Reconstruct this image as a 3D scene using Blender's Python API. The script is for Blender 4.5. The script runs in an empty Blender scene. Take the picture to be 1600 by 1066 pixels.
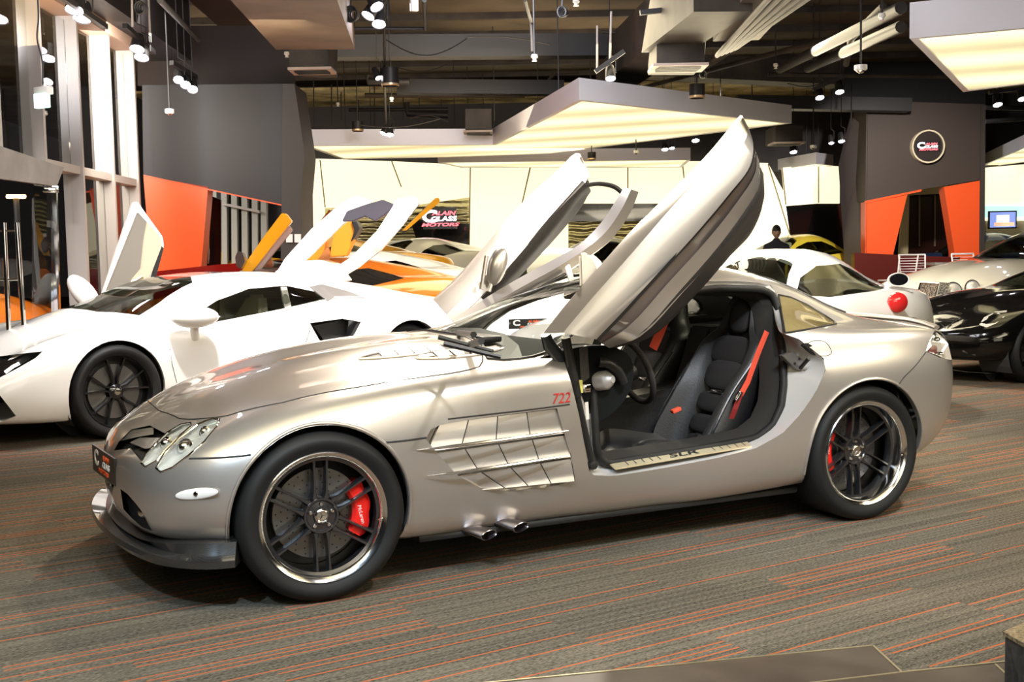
import bpy, bmesh, math, random
from mathutils import Vector, Matrix, noise
from mathutils.bvhtree import BVHTree
from math import sin, cos, pi, radians
random.seed(7)
scn = bpy.context.scene
COL = scn.collection
# ---------------------------------------------------------------- camera
CP = Vector((-1.11813, -5.0736, 1.31904)); YAW, PITCH, ROLL, FOC = 0.434441, 0.0756753, -0.0197693, 1750.237
_f = Vector((sin(YAW)*cos(PITCH), cos(YAW)*cos(PITCH), -sin(PITCH)))
_r0 = Vector((cos(YAW), -sin(YAW), 0)); _u0 = _r0.cross(_f)
CR = _r0*cos(ROLL) + _u0*sin(ROLL); CU = -_r0*sin(ROLL) + _u0*cos(ROLL)
cam = bpy.data.cameras.new('camera'); camo = bpy.data.objects.new('camera', cam); COL.objects.link(camo)
M3 = Matrix((CR, CU, -_f)).transposed().to_4x4(); M3.translation = CP
camo.matrix_world = M3
cam.sensor_width = 36; cam.lens = FOC/1600*36; cam.clip_end = 200; cam.clip_start = .05
scn.camera = camo
scn.cycles.caustics_reflective = False; scn.cycles.caustics_refractive = False
scn.view_settings.view_transform = 'Standard'; scn.view_settings.look = 'None'
scn.view_settings.exposure = 0.48; scn.view_settings.gamma = 1; scn.view_settings.use_curve_mapping = False
# world: a night sky outside the glass
w = bpy.data.worlds.new('world'); scn.world = w; w.use_nodes = True
w.node_tree.nodes['Background'].inputs[0].default_value = (.006, .005, .005, 1); w.node_tree.nodes['Background'].inputs[1].default_value = 1
def D(px, py): return _f + CR*((px-800)/FOC) - CU*((py-533)/FOC)
def at(px, py, d): return CP + D(px, py)*d                     # point on a sight line at camera depth d (m)
def onY(px, py, y): v = D(px, py); return CP + v*((y-CP.y)/v.y)
def onZ(px, py, z=0.): v = D(px, py); return CP + v*((z-CP.z)/v.z)
def onX(px, py, x): v = D(px, py); return CP + v*((x-CP.x)/v.x)
def area(name, loc, to, size, power, col=(1, .95, .9), sy=None):
    l = bpy.data.lights.new(name, 'AREA'); l.energy = power; l.color = col; l.size = size
    if sy: l.shape = 'RECTANGLE'; l.size_y = sy
    o = bpy.data.objects.new(name, l); COL.objects.link(o); o.location = loc
    o.rotation_euler = (Vector(to)-Vector(loc)).to_track_quat('-Z', 'Y').to_euler(); return o
def spot(name, loc, to, power, col=(1, .93, .97), ang=60, blend=.6, r=.05):
    l = bpy.data.lights.new(name, 'SPOT'); l.energy = power; l.color = col; l.spot_size = radians(ang); l.spot_blend = blend; l.shadow_soft_size = r
    o = bpy.data.objects.new(name, l); COL.objects.link(o); o.location = loc
    o.rotation_euler = (Vector(to)-Vector(loc)).to_track_quat('-Z', 'Y').to_euler(); return o
# track spots of the showroom (the hall goes on behind the camera)
def stage_spots():
    for i, (x, y, tx, ty, p, c) in enumerate([(-2.6, -3.6, -.6, -1, 320, (.55, .76, 1)), (-.8, -4.0, .8, -.9, 360, (.56, .77, 1)), (1.4, -3.8, 1.4, 0, 320, (1, .95, .9)), (3.6, -2.6, 2.8, -.5, 420, (1, .90, .74)), (5.5, -1.0, 3.2, 0, 360, (1, .88, .70)),
            (-1.6, 3.2, -.4, 5.0, 680, (1, .95, .92)), (.4, 2.6, 1.0, 5.2, 680, (1, .95, .92)), (2.6, 3.2, 2.6, 5.6, 700, (1, .93, .88)), (-3.0, 6.0, -2.5, 9.5, 500, (1, .95, .95)), (7.5, 5.5, 7.0, 3.8, 700, (1, .93, .85)), (9.5, 4.5, 9.5, 6, 700, (1, .93, .85)), (1.5, 2.6, .6, .2, 380, (1, .88, .72)), (3.2, 2.6, 2.6, .2, 420, (1, .88, .70)), (5, -4, 4, -3, 500, (1, .85, .7)),
            (3.5, .6, 5.0, 3.0, 700, (1, .95, .88)), (1.0, 9.5, 2.0, 12, 700, (1, .92, .85)), (4.5, 7, 4.5, 10, 700, (1, .92, .85)), (-2, 10, 1.0, 14.5, 500, (1, .95, .95)), (8.5, 8.5, 10.5, 12, 600, (1, .9, .8)), (-4, -2, -4.5, 0, 400, (1, .9, .8))]):
        spot('track_or_fill_spot', (x, y, 3.9), (tx, ty, .4), p, c, 80, .8, .08)
stage_spots()
# soft fill areas added at canopy height, most under the unseen canopies
area('soft_fill', (-1.2, -1.8, 3.18), (-1.0, -1.0, 0), 3.2, 75, (1, .90, .70), 2.2)
area('soft_fill', (4.8, -3.9, 3.18), (4.6, -3.0, 0), 3.8, 170, (1, .88, .66), 2.2)
area('soft_fill', (.7, -9.4, 3.18), (1.0, -2.0, 1.2), 5.5, 130, (1, .90, .72), 3.8)
area('soft_fill', (6.5, 6.5, 3.15), (5.5, 4, 0), 4.5, 260, (1, .86, .58), 3)
area('soft_fill', (-1.0, 7.5, 3.4), (-1.0, 12, 1.2), 3.5, 200, (1, .92, .82), 2)
# upward fill added to brighten the boards, as if off the canopy tops
for (x, y) in ((4.5, 9.5), (8, 12), (0, 5.0), (2, 15), (-1, 10)): area('high_fill', (x, y, 3.7), (x+.3, y+1, 6), 3.0, 50, (1, .80, .52))
spot('track_or_fill_spot', (.6, -4.3, 3.9), (2.35, -.8, .62), 420, (.72, .86, 1), 26, .6, .06)
spot('track_or_fill_spot', (-5.2, 11.5, 4.6), (-4.6, 9.0, .5), 500, (1, .8, .55), 90, .8, .1)  # fill spot added outside the glass to light the orange car
area('high_fill', (1.0, 1.5, 4.7), (5, 9, 3.3), 2.5, 170, (.95, .93, 1))  # fill added at ceiling height to brighten the canopy fascias
spot('track_or_fill_spot', (12.36, 8.52, 3.9), (15.5, 11.9, 1.6), 900, (1, .92, .85), 80, .8, .1)  # fill spot added to brighten the right portal's red legs
spot('track_or_fill_spot', (-1.6, 5.8, 3.5), (1.6, 8.7, 2.9), 160, (.9, .9, 1), 50, 1, .1)
area('soft_fill', (3.2, 4.4, 3.9), (8.0, 8.4, 3.3), 1.2, 60, (.93, .93, 1))  # another added fill, aimed at the big canopy's fascia

# ---------------------------------------------------------------- materials
MATS = {}
def mat(name, col=(.5, .5, .5), metal=0, rough=.5, coat=0, emit=None, es=1, trans=0, ior=1.45, alpha=1, spec=None):
    if name in MATS: return MATS[name]
    m = bpy.data.materials.new(name); m.use_nodes = True; b = m.node_tree.nodes['Principled BSDF']
    b.inputs['Base Color'].default_value = (*col, 1); b.inputs['Metallic'].default_value = metal; b.inputs['Roughness'].default_value = rough
    b.inputs['Coat Weight'].default_value = coat; b.inputs['Coat Roughness'].default_value = .03
    b.inputs['Transmission Weight'].default_value = trans; b.inputs['IOR'].default_value = ior; b.inputs['Alpha'].default_value = alpha
    if spec is not None: b.inputs['Specular IOR Level'].default_value = spec
    if emit: b.inputs['Emission Color'].default_value = (*emit, 1); b.inputs['Emission Strength'].default_value = es
    MATS[name] = m; return m
def nt(m): return m.node_tree, m.node_tree.nodes, m.node_tree.links, m.node_tree.nodes['Principled BSDF']
def noisy(m, scale, c0, c1, bump=0, detail=4, rough=None, lo=.35, hi=.65):
    t, N, L, b = nt(m); tc = N.new('ShaderNodeTexCoord'); n = N.new('ShaderNodeTexNoise'); n.inputs['Scale'].default_value = scale; n.inputs['Detail'].default_value = detail
    L.new(tc.outputs['Object'], n.inputs['Vector']); r = N.new('ShaderNodeValToRGB'); r.color_ramp.elements[0].color = (*c0, 1); r.color_ramp.elements[1].color = (*c1, 1)
    r.color_ramp.elements[0].position = lo; r.color_ramp.elements[1].position = hi
    L.new(n.outputs['Fac'], r.inputs[0]); L.new(r.outputs[0], b.inputs['Base Color'])
    if bump:
        bp = N.new('ShaderNodeBump'); bp.inputs['Strength'].default_value = bump; bp.inputs['Distance'].default_value = .01
        L.new(n.outputs['Fac'], bp.inputs['Height']); L.new(bp.outputs[0], b.inputs['Normal'])
    return m
def glassmat(name, tint=(.9, .9, .9), ior=1.5, rough=.02):
    m = bpy.data.materials.new(name); m.use_nodes = True; t = m.node_tree; N = t.nodes; L = t.links; N.remove(N['Principled BSDF'])
    tr = N.new('ShaderNodeBsdfTransparent'); tr.inputs[0].default_value = (*tint, 1)
    gl = N.new('ShaderNodeBsdfGlossy'); gl.inputs['Roughness'].default_value = rough
    fr = N.new('ShaderNodeFresnel'); fr.inputs[0].default_value = ior
    mx = N.new('ShaderNodeMixShader'); ge = N.new('ShaderNodeNewGeometry'); sb = N.new('ShaderNodeMath'); sb.operation = 'SUBTRACT'; sb.inputs[0].default_value = 1; L.new(ge.outputs['Backfacing'], sb.inputs[1]); ml = N.new('ShaderNodeMath'); ml.operation = 'MULTIPLY'; L.new(fr.outputs[0], ml.inputs[0]); L.new(sb.outputs[0], ml.inputs[1]); L.new(ml.outputs[0], mx.inputs[0]); L.new(tr.outputs[0], mx.inputs[1]); L.new(gl.outputs[0], mx.inputs[2])
    L.new(mx.outputs[0], N['Material Output'].inputs[0]); MATS[name] = m; return m
def paint(name, col, metal=0., rough=.3, coat=1.): 
    m = mat(name, col, metal, rough, coat)
    return m
silver = paint('silver_paint', (.64, .605, .57), .78, .34)
chrome = mat('chrome', (.85, .85, .85), 1, .08)
polish = mat('polished_alloy', (.80, .79, .78), 1, .14)
gun = mat('black_chrome', (.12, .12, .13), .9, .22, .5)
rubber = mat('tyre_rubber', (.011, .011, .011), 0, .6, spec=.35)
blackt = mat('black_trim', (.018, .018, .018), 0, .45)
blackg = mat('gloss_black', (.006, .006, .007), 0, .12, 1, spec=.3)
seam = mat('shut_line', (.03, .03, .03), 0, .8)
leather = noisy(mat('black_leather', (.03, .03, .032), 0, .42), 160, (.010, .010, .011), (.020, .020, .022), .12)
suede = noisy(mat('charcoal_suede', (.05, .05, .05), 0, .9), 300, (.016, .014, .014), (.034, .030, .030), .1)
badger = mat('badge_red', (.55, .03, .03), 0, .4)
redp = mat('red_caliper', (.75, .015, .01), 0, .3, .6)
redbelt = mat('red_webbing', (.85, .10, .05), 0, .7)
carbon = mat('carbon_fibre', (.05, .05, .05), .2, .25, 1)
def _carbon():
    t, N, L, b = nt(carbon); tc = N.new('ShaderNodeTexCoord'); ck = N.new('ShaderNodeTexChecker'); ck.inputs['Scale'].default_value = 420
    mp = N.new('ShaderNodeMapping'); mp.inputs['Rotation'].default_value = (.3, .5, .78); L.new(tc.outputs['Object'], mp.inputs[0]); L.new(mp.outputs[0], ck.inputs['Vector'])
    ck.inputs['Color1'].default_value = (.02, .02, .02, 1); ck.inputs['Color2'].default_value = (.04, .038, .035, 1); L.new(ck.outputs['Color'], b.inputs['Base Color'])
_carbon()
glass = glassmat('car_glass', (.60, .62, .58)); jamb_lit = mat('lit_jamb_silver', (.74, .72, .70), .35, .32, .5)  # jamb: the body silver made paler and less metallic to look lit
clearg = glassmat('clear_glass', (.93, .94, .93)); screeng = glassmat('windscreen_glass', (.93, .95, .94), ior=1.12)
darkglass = mat('dark_glass', (.01, .01, .01), 0, .03, 1)
white = paint('white_paint', (.86, .84, .80), 0, .3)
redglass = mat('red_lamp', (.6, .02, .02), 0, .1, 1)
# ---------------------------------------------------------------- object helpers
def link(name, me, m=None, parent=None, smooth=None, mw=None):
    o = bpy.data.objects.new(name, me); COL.objects.link(o)
    if m: 
        if isinstance(m, (list, tuple)):
            for q in m: me.materials.append(q)
        else:
            me.materials.clear(); me.materials.append(m)
    if smooth is not None: shade(me, smooth)
    if parent: o.parent = parent
    if mw is not None: o.matrix_basis = mw
    return o
def shade(me, ang):
    me.polygons.foreach_set('use_smooth', [True]*len(me.polygons))
    try: me.set_sharp_from_angle(angle=radians(ang))
    except Exception: pass
def tag(o, label=None, cat=None, group=None, kind=None):
    if label: o['label'] = label
    if cat: o['category'] = cat
    if group: o['group'] = group
    if kind: o['kind'] = kind
    return o
def empty(name, loc=(0, 0, 0), label=None, cat=None, group=None, rz=0):
    o = bpy.data.objects.new(name, None); COL.objects.link(o); o.empty_display_size = .1; o.location = loc; o.rotation_euler = (0, 0, rz)
    return tag(o, label, cat, group)
def bmo(name, bm, m=None, parent=None, smooth=None, mw=None):
    me = bpy.data.meshes.new(name); bm.normal_update(); bm.to_mesh(me); bm.free(); return link(name, me, m, parent, smooth, mw)
def pyo(name, v, f, m=None, parent=None, smooth=None, mw=None):
    me = bpy.data.meshes.new(name); me.from_pydata([tuple(q) for q in v], [], f); me.update(); return link(name, me, m, parent, smooth, mw)
def addbox(bm, c, s, R=None, bev=0, mi=0):
    r = bmesh.ops.create_cube(bm, size=1.); vs = r['verts']; T = Matrix.Translation(c) @ (R.to_4x4() if R is not None else Matrix()) @ Matrix.Diagonal((*s, 1))
    bmesh.ops.transform(bm, matrix=T, verts=vs)
    if bev:
        es = list({e for v in vs for e in v.link_edges}); r = bmesh.ops.bevel(bm, geom=es, offset=bev, segments=2, affect='EDGES', profile=.5)
    return vs
def box(name, c, s, m, parent=None, R=None, bev=0):
    bm = bmesh.new(); addbox(bm, c, s, R, bev); return bmo(name, bm, m, parent, 35 if bev else None)
def frame(d, up=Vector((0, 0, 1))):
    d = d.normalized(); a = d.cross(up)
    if a.length < 1e-4: a = d.cross(Vector((1, 0, 0)))
    a.normalize(); b = a.cross(d); return a, b
def addtube(bm, pts, r, n=8, cap=True, sq=None):
    pts = [Vector(p) for p in pts]; rings = []; a0 = None
    for i, p in enumerate(pts):
        d = (pts[min(i+1, len(pts)-1)]-pts[max(i-1, 0)]).normalized()
        if a0 is None: a, b = frame(d)
        else:
            a = (a0 - d*a0.dot(d)).normalized(); b = a.cross(d)
        a0 = a; rr = r[i] if isinstance(r, (list, tuple)) else r
        sx, sy = sq or (1, 1)
        rings.append([bm.verts.new(p + a*(cos(2*pi*k/n)*rr*sx) + b*(sin(2*pi*k/n)*rr*sy)) for k in range(n)])
    for A, B in zip(rings, rings[1:]):
        for k in range(n): bm.faces.new((A[k], A[(k+1) % n], B[(k+1) % n], B[k]))
    if cap: bm.faces.new(rings[0][::-1]); bm.faces.new(rings[-1])
def tube(name, pts, r, m, parent=None, n=8, sq=None, cap=True):
    bm = bmesh.new(); addtube(bm, pts, r, n, cap, sq); bmesh.ops.recalc_face_normals(bm, faces=bm.faces); return bmo(name, bm, m, parent, 40)
def addlathe(bm, prof, n=32, M=None, closed=False):     # profile of (radius, z) round local z
    M = M or Matrix(); rings = []
    for (r, z) in prof:
        rings.append([bm.verts.new(M @ Vector((r*cos(2*pi*k/n), r*sin(2*pi*k/n), z))) for k in range(n)] if r > 1e-5 else [bm.verts.new(M @ Vector((0, 0, z)))])
    pr = list(zip(rings, rings[1:])) + ([(rings[-1], rings[0])] if closed else [])
    for A, B in pr:
        for k in range(n):
            if len(A) == 1 and len(B) == 1: continue
            if len(A) == 1: bm.faces.new((A[0], B[(k+1) % n], B[k]))
            elif len(B) == 1: bm.faces.new((A[k], A[(k+1) % n], B[0]))
            else: bm.faces.new((A[k], A[(k+1) % n], B[(k+1) % n], B[k]))
def lathe(name, prof, m, parent=None, n=32, M=None, ang=35, closed=False):
    bm = bmesh.new(); addlathe(bm, prof, n, M, closed); bmesh.ops.recalc_face_normals(bm, faces=bm.faces); return bmo(name, bm, m, parent, ang)
def orient(loc, z, x=None):             # matrix with local z along z
    z = Vector(z).normalized(); x = Vector(x) if x else (Vector((1, 0, 0)) if abs(z.x) < .9 else Vector((0, 1, 0)))
    y = z.cross(x).normalized(); x = y.cross(z)
    m = Matrix((x, y, z)).transposed().to_4x4(); m.translation = loc; return m
def prismv(A, B):
    n = len(A); v = list(A)+list(B)
    f = [tuple(range(n))[::-1], tuple(range(n, 2*n))] + [(i, (i+1) % n, n+(i+1) % n, n+i) for i in range(n)]
    return v, f
def prism(name, A, B, m, parent=None, bev=0):
    bm = bmesh.new(); v, f = prismv(A, B); vs = [bm.verts.new(q) for q in v]
    for q in f: bm.faces.new([vs[i] for i in q])
    bmesh.ops.recalc_face_normals(bm, faces=bm.faces)
    if bev: bmesh.ops.bevel(bm, geom=list(bm.edges), offset=bev, segments=2, affect='EDGES')
    return bmo(name, bm, m, parent, 35)
def slab(name, pts, off, m, parent=None, bev=0):       # polygon thickened by vector off
    pts = [Vector(p) for p in pts]; off = Vector(off); return prism(name, pts, [p+off for p in pts], m, parent, bev)
def grid(rows, closeu=False):
    v = [p for r in rows for p in r]; n = len(rows[0]); f = []
    for i in range(len(rows)-1):
        for j in range(n if closeu else n-1):
            k = (j+1) % n; f.append((i*n+j, i*n+k, (i+1)*n+k, (i+1)*n+j))
    return v, f
def spline(P, per, closed=False):
    # interpolating spline through P with chord spacing, per = steps per span
    P = [Vector(p) for p in P]; n = len(P)
    if closed: Q = [P[-1]]+P+[P[0], P[1]]
    else: Q = [P[0]*2-P[1]]+P+[P[-1]*2-P[-2]]
    T = [0]
    for a, b in zip(Q, Q[1:]): T.append(T[-1]+max(1e-4, (b-a).length**.6))
    def m(i): 
        d0 = (Q[i]-Q[i-1])/(T[i]-T[i-1]); d1 = (Q[i+1]-Q[i])/(T[i+1]-T[i]); w0 = (T[i+1]-T[i])/(T[i+1]-T[i-1]); return d0*w0+d1*(1-w0)
    out = []
    for i in range(1, len(Q)-2):
        h = T[i+1]-T[i]; a, b, ma, mb = Q[i], Q[i+1], m(i)*h, m(i+1)*h
        k = per if isinstance(per, int) else per[i-1]
        for s in range(k):
            t = s/k; out.append(a*(2*t**3-3*t*t+1)+ma*(t**3-2*t*t+t)+b*(-2*t**3+3*t*t)+mb*(t**3-t*t))
    if not closed: out.append(P[-1])
    return out
def resample(P, n, closed=True):
    P = [Vector(p) for p in P]; Q = P+([P[0]] if closed else []); L = [0]
    for a, b in zip(Q, Q[1:]): L.append(L[-1]+(b-a).length)
    out = []; k = 0
    for i in range(n):
        s = L[-1]*i/(n if closed else n-1)
        while k < len(L)-2 and L[k+1] < s: k += 1
        out.append(Q[k].lerp(Q[k+1], (s-L[k])/max(1e-9, L[k+1]-L[k])))
    return out
def evalmesh(o):
    dg = bpy.context.evaluated_depsgraph_get(); dg.update(); me = bpy.data.meshes.new_from_object(o.evaluated_get(dg)); return me
def tempobj(me): o = bpy.data.objects.new('temp', me); COL.objects.link(o); return o
def boolean(me, cutters, op='DIFFERENCE'):
    o = tempobj(me); cs = []
    for c in cutters:
        co = tempobj(c); cs.append(co); md = o.modifiers.new('b', 'BOOLEAN'); md.object = co; md.operation = op; md.solver = 'MANIFOLD'
    r = evalmesh(o); 
    for q in cs+[o]: bpy.data.objects.remove(q)
    return r
def meshof(v, f):
    bm = bmesh.new(); vs = [bm.verts.new(q) for q in v]
    for q in f: bm.faces.new([vs[i] for i in q])
    bmesh.ops.recalc_face_normals(bm, faces=bm.faces); me = bpy.data.meshes.new('c'); bm.to_mesh(me); bm.free(); return me
def mirrored(me):
    bm = bmesh.new(); bm.from_mesh(me); bmesh.ops.scale(bm, vec=(1, -1, 1), verts=bm.verts); bmesh.ops.reverse_faces(bm, faces=bm.faces)
    r = bpy.data.meshes.new(me.name); bm.to_mesh(r); bm.free(); return r
def sight_prism(pts, y0, y1):            # cutter whose outline follows sight lines, between two planes of constant y
    return meshof(*prismv([onY(*p, y0) for p in pts], [onY(*p, y1) for p in pts]))
def cyl(c, axis, r, h, n=48):
    bm = bmesh.new(); addlathe(bm, [(0, -h/2), (r, -h/2), (r, h/2), (0, h/2)], n, orient(c, axis)); bmesh.ops.recalc_face_normals(bm, faces=bm.faces)
    me = bpy.data.meshes.new('c'); bm.to_mesh(me); bm.free(); return me
def body_loft(st, isteps, jsteps, nose, tail):
    # st: stations, each a list of (x,y,z) half-section points from bottom centre to top centre
    rows = [spline(s, jsteps) for s in st]
    cols = list(zip(*rows)); cols = [spline(c, isteps) for c in cols]; rows = [list(r) for r in zip(*cols)]
    full = []
    for r in rows:
        for p in (r[0], r[-1]): p.y = 0
        full.append(r + [Vector((p.x, -p.y, p.z)) for p in r[-2:0:-1]])
    n = len(full[0]); v, f = grid(full, True); a = len(v); v += [Vector(nose), Vector(tail)]
    for k in range(n): f.append((a, (k+1) % n, k)); f.append((a+1, (len(full)-1)*n+k, (len(full)-1)*n+(k+1) % n))
    return meshof(v, f)
def shelled(me, th):
    o = tempobj(me); md = o.modifiers.new('s', 'SOLIDIFY'); md.thickness = th; md.offset = -1; md.use_even_offset = False; r = evalmesh(o); bpy.data.objects.remove(o); return r
def bvh_of(me): 
    bm = bmesh.new(); bm.from_mesh(me); t = BVHTree.FromBMesh(bm); bm.free(); return t
def text(name, s, size, m, M, parent=None, depth=.002, bold=0, shear=0, sx=1, align='CENTER'):
    cu = bpy.data.curves.new(name, 'FONT'); cu.body = s; cu.size = size; cu.extrude = depth; cu.offset = bold; cu.shear = shear; cu.align_x = align; cu.align_y = 'CENTER'; cu.resolution_u = 3
    o = bpy.data.objects.new('t', cu); COL.objects.link(o); me = evalmesh(o); bpy.data.objects.remove(o)
    me.transform(Matrix.Diagonal((sx, 1, 1, 1))); me.name = name
    return link(name, me, m, parent, None, M)
def copytree(o, parent=None, n=None):
    c = o.copy(); COL.objects.link(c); c.parent = parent
    for ch in list(o.children): copytree(ch, c)
    return c
# ================================================================ floor
STRIPE = radians(-6.5)
bm = bmesh.new(); vs = [bm.verts.new(p) for p in ((-30, -12, 0), (45, -12, 0), (45, 45, 0), (-30, 45, 0))]; bm.faces.new(vs)
carpet = mat('carpet', (.1, .09, .07), 0, .95, spec=.1)
fo = tag(bmo('floor', bm, carpet), kind='structure')
def _carpet():
    t, N, L, b = nt(carpet)
    def M(op, a, c=None, **k):
        n = N.new('ShaderNodeMath'); n.operation = op
        for i, q in enumerate((a, c)):
            if q is None: continue
            if isinstance(q, (int, float)): n.inputs[i].default_value = q
            else: L.new(q, n.inputs[i])
        return n.outputs[0]
    tc = N.new('ShaderNodeTexCoord'); mp = N.new('ShaderNodeMapping'); mp.inputs['Rotation'].default_value = (0, 0, STRIPE); L.new(tc.outputs['Object'], mp.inputs[0])
    sp = N.new('ShaderNodeSeparateXYZ'); L.new(mp.outputs[0], sp.inputs[0]); X, Y = sp.outputs[0], sp.outputs[1]
    tile = M('FLOOR', M('ADD', X, M('MULTIPLY', M('FLOOR', M('DIVIDE', Y, .5)), .37))) 
    pitch = .036; yy = M('DIVIDE', Y, pitch); cell = M('FLOOR', yy); fr = M('FRACT', yy)
    cx = N.new('ShaderNodeCombineXYZ'); L.new(cell, cx.inputs[0]); L.new(tile, cx.inputs[1])
    wn = N.new('ShaderNodeTexWhiteNoise'); wn.noise_dimensions = '2D'; L.new(cx.outputs[0], wn.inputs['Vector'])
    on = M('GREATER_THAN', wn.outputs['Value'], .72); off = M('MULTIPLY', wn.outputs['Value'], .5)
    ln = M('MULTIPLY', on, M('LESS_THAN', M('ABSOLUTE', M('SUBTRACT', fr, .5)), .12))
    # woven base: fine rows and grains
    n1 = N.new('ShaderNodeTexNoise'); n1.inputs['Scale'].default_value = 1; n1.inputs['Detail'].default_value = 3
    m2 = N.new('ShaderNodeMapping'); m2.inputs['Scale'].default_value = (60, 260, 60); L.new(mp.outputs[0], m2.inputs[0]); L.new(m2.outputs[0], n1.inputs['Vector'])
    cy = N.new('ShaderNodeCombineXYZ'); L.new(M('FLOOR', M('DIVIDE', Y, .012)), cy.inputs[0]); L.new(tile, cy.inputs[1]); w2 = N.new('ShaderNodeTexWhiteNoise'); w2.noise_dimensions = '2D'; L.new(cy.outputs[0], w2.inputs['Vector'])
    r = N.new('ShaderNodeValToRGB'); r.color_ramp.elements[0].position = .30; r.color_ramp.elements[1].position = .72
    r.color_ramp.elements[0].color = (.028, .025, .020, 1); r.color_ramp.elements[1].color = (.19, .165, .125, 1)
    L.new(M('ADD', n1.outputs['Fac'], M('MULTIPLY', M('SUBTRACT', w2.outputs['Value'], .5), .14)), r.inputs[0])
    mx = N.new('ShaderNodeMix'); mx.data_type = 'RGBA'; L.new(ln, mx.inputs[0]); L.new(r.outputs[0], mx.inputs[6]); mx.inputs[7].default_value = (.36, .105, .042, 1)
    L.new(mx.outputs[2], b.inputs['Base Color'])
    bp = N.new('ShaderNodeBump'); bp.inputs['Strength'].default_value = .5; bp.inputs['Distance'].default_value = .004; L.new(n1.outputs['Fac'], bp.inputs['Height']); L.new(bp.outputs[0], b.inputs['Normal'])
_carpet()
# ================================================================ silver car
def SLR_ST():
    T = {  # x : z_bottom, then (y,z) x9 , z_top
    -.755: (.31, (.24, .31), (.28, .34), (.30, .40), (.29, .455), (.26, .49), (.21, .51), (.15, .52), (.09, .545), .55),
    -.70: (.27, (.40, .27), (.50, .30), (.545, .38), (.545, .46), (.50, .52), (.42, .55), (.30, .56), (.16, .60), .61),
    -.60: (.25, (.55, .25), (.68, .275), (.735, .37), (.74, .47), (.69, .55), (.58, .59), (.42, .60), (.20, .66), .67),
    -.45: (.24, (.64, .24), (.80, .27), (.865, .37), (.87, .49), (.83, .59), (.73, .645), (.52, .66), (.24, .735), .735),
    -.25: (.23, (.66, .23), (.86, .25), (.925, .36), (.935, .50), (.91, .62), (.82, .70), (.60, .735), (.27, .80), .80),
    .0: (.21, (.66, .21), (.88, .23), (.94, .35), (.95, .51), (.93, .66), (.85, .755), (.62, .80), (.30, .865), .86),
    .3: (.18, (.66, .18), (.85, .20), (.90, .34), (.925, .52), (.915, .67), (.86, .785), (.64, .845), (.32, .915), .905),
    .6: (.17, (.66, .17), (.80, .18), (.865, .32), (.90, .52), (.90, .69), (.865, .805), (.66, .87), (.34, .94), .935),
    .9: (.17, (.66, .17), (.79, .18), (.855, .32), (.89, .52), (.89, .70), (.865, .825), (.70, .885), (.38, .945), .955),
    1.1: (.17, (.66, .17), (.79, .18), (.86, .32), (.89, .52), (.89, .71), (.855, .84), (.72, .895), (.40, .985), 1.015),
    1.3: (.17, (.66, .17), (.80, .18), (.87, .32), (.895, .52), (.89, .72), (.845, .855), (.70, .935), (.41, 1.06), 1.095),
    1.55: (.17, (.66, .17), (.80, .18), (.88, .32), (.90, .52), (.89, .73), (.835, .87), (.675, .985), (.41, 1.13), 1.17),
    1.8: (.17, (.66, .17), (.81, .18), (.885, .33), (.90, .53), (.885, .74), (.825, .88), (.655, 1.03), (.41, 1.20), 1.24),
    2.1: (.18, (.66, .18), (.82, .19), (.90, .34), (.91, .53), (.89, .74), (.82, .89), (.64, 1.055), (.40, 1.235), 1.268),
    2.4: (.20, (.66, .20), (.84, .21), (.915, .36), (.93, .55), (.915, .76), (.835, .90), (.635, 1.025), (.385, 1.20), 1.24),
    2.7: (.21, (.66, .21), (.86, .23), (.93, .37), (.945, .56), (.93, .77), (.85, .905), (.62, .955), (.36, 1.12), 1.165),
    2.95: (.23, (.66, .23), (.85, .25), (.92, .38), (.935, .57), (.92, .77), (.84, .90), (.62, .935), (.34, 1.02), 1.065),
    3.15: (.26, (.64, .26), (.82, .29), (.89, .40), (.905, .58), (.89, .76), (.81, .89), (.60, .93), (.32, .955), .98),
    3.3: (.31, (.60, .31), (.76, .34), (.83, .43), (.85, .59), (.84, .75), (.77, .875), (.58, .92), (.32, .93), .935),
    3.42: (.37, (.52, .37), (.66, .40), (.73, .47), (.76, .60), (.75, .73), (.70, .855), (.55, .91), (.32, .925), .93),
    3.5: (.44, (.42, .44), (.54, .46), (.60, .51), (.63, .61), (.62, .70), (.57, .79), (.47, .85), (.30, .87), .88)}
    out = []
    for x, s in T.items():
        if x < -.25: x = -.25+(x+.25)*.87
        out.append([Vector((x, 0, s[0]))] + [Vector((x, y, z)) for y, z in s[1:9]] + [Vector((x, 0, s[9]))])
    return out
slr = empty('silver_sports_car', (0, 0, 0), 'silver coupe in the foreground, both doors swung up, red 722 on its fender', 'car')
solid = body_loft(SLR_ST(), 4, 4, (-.715, 0, .43), (3.52, 0, .65))
BV = bvh_of(solid)
def hit(px, py, off=0.):
    p, n, i, d = BV.ray_cast(CP, D(px, py).normalized())
    if p is None: p = onY(px, py, -.9); n = Vector((0, -1, 0))
    return p - D(px, py).normalized()*off
def hitn(px, py):
    p, n, i, d = BV.ray_cast(CP, D(px, py).normalized())
    return (p, n) if p is not None else (onY(px, py, -.9), Vector((0, -1, 0)))
shell = shelled(solid, .022)
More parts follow.
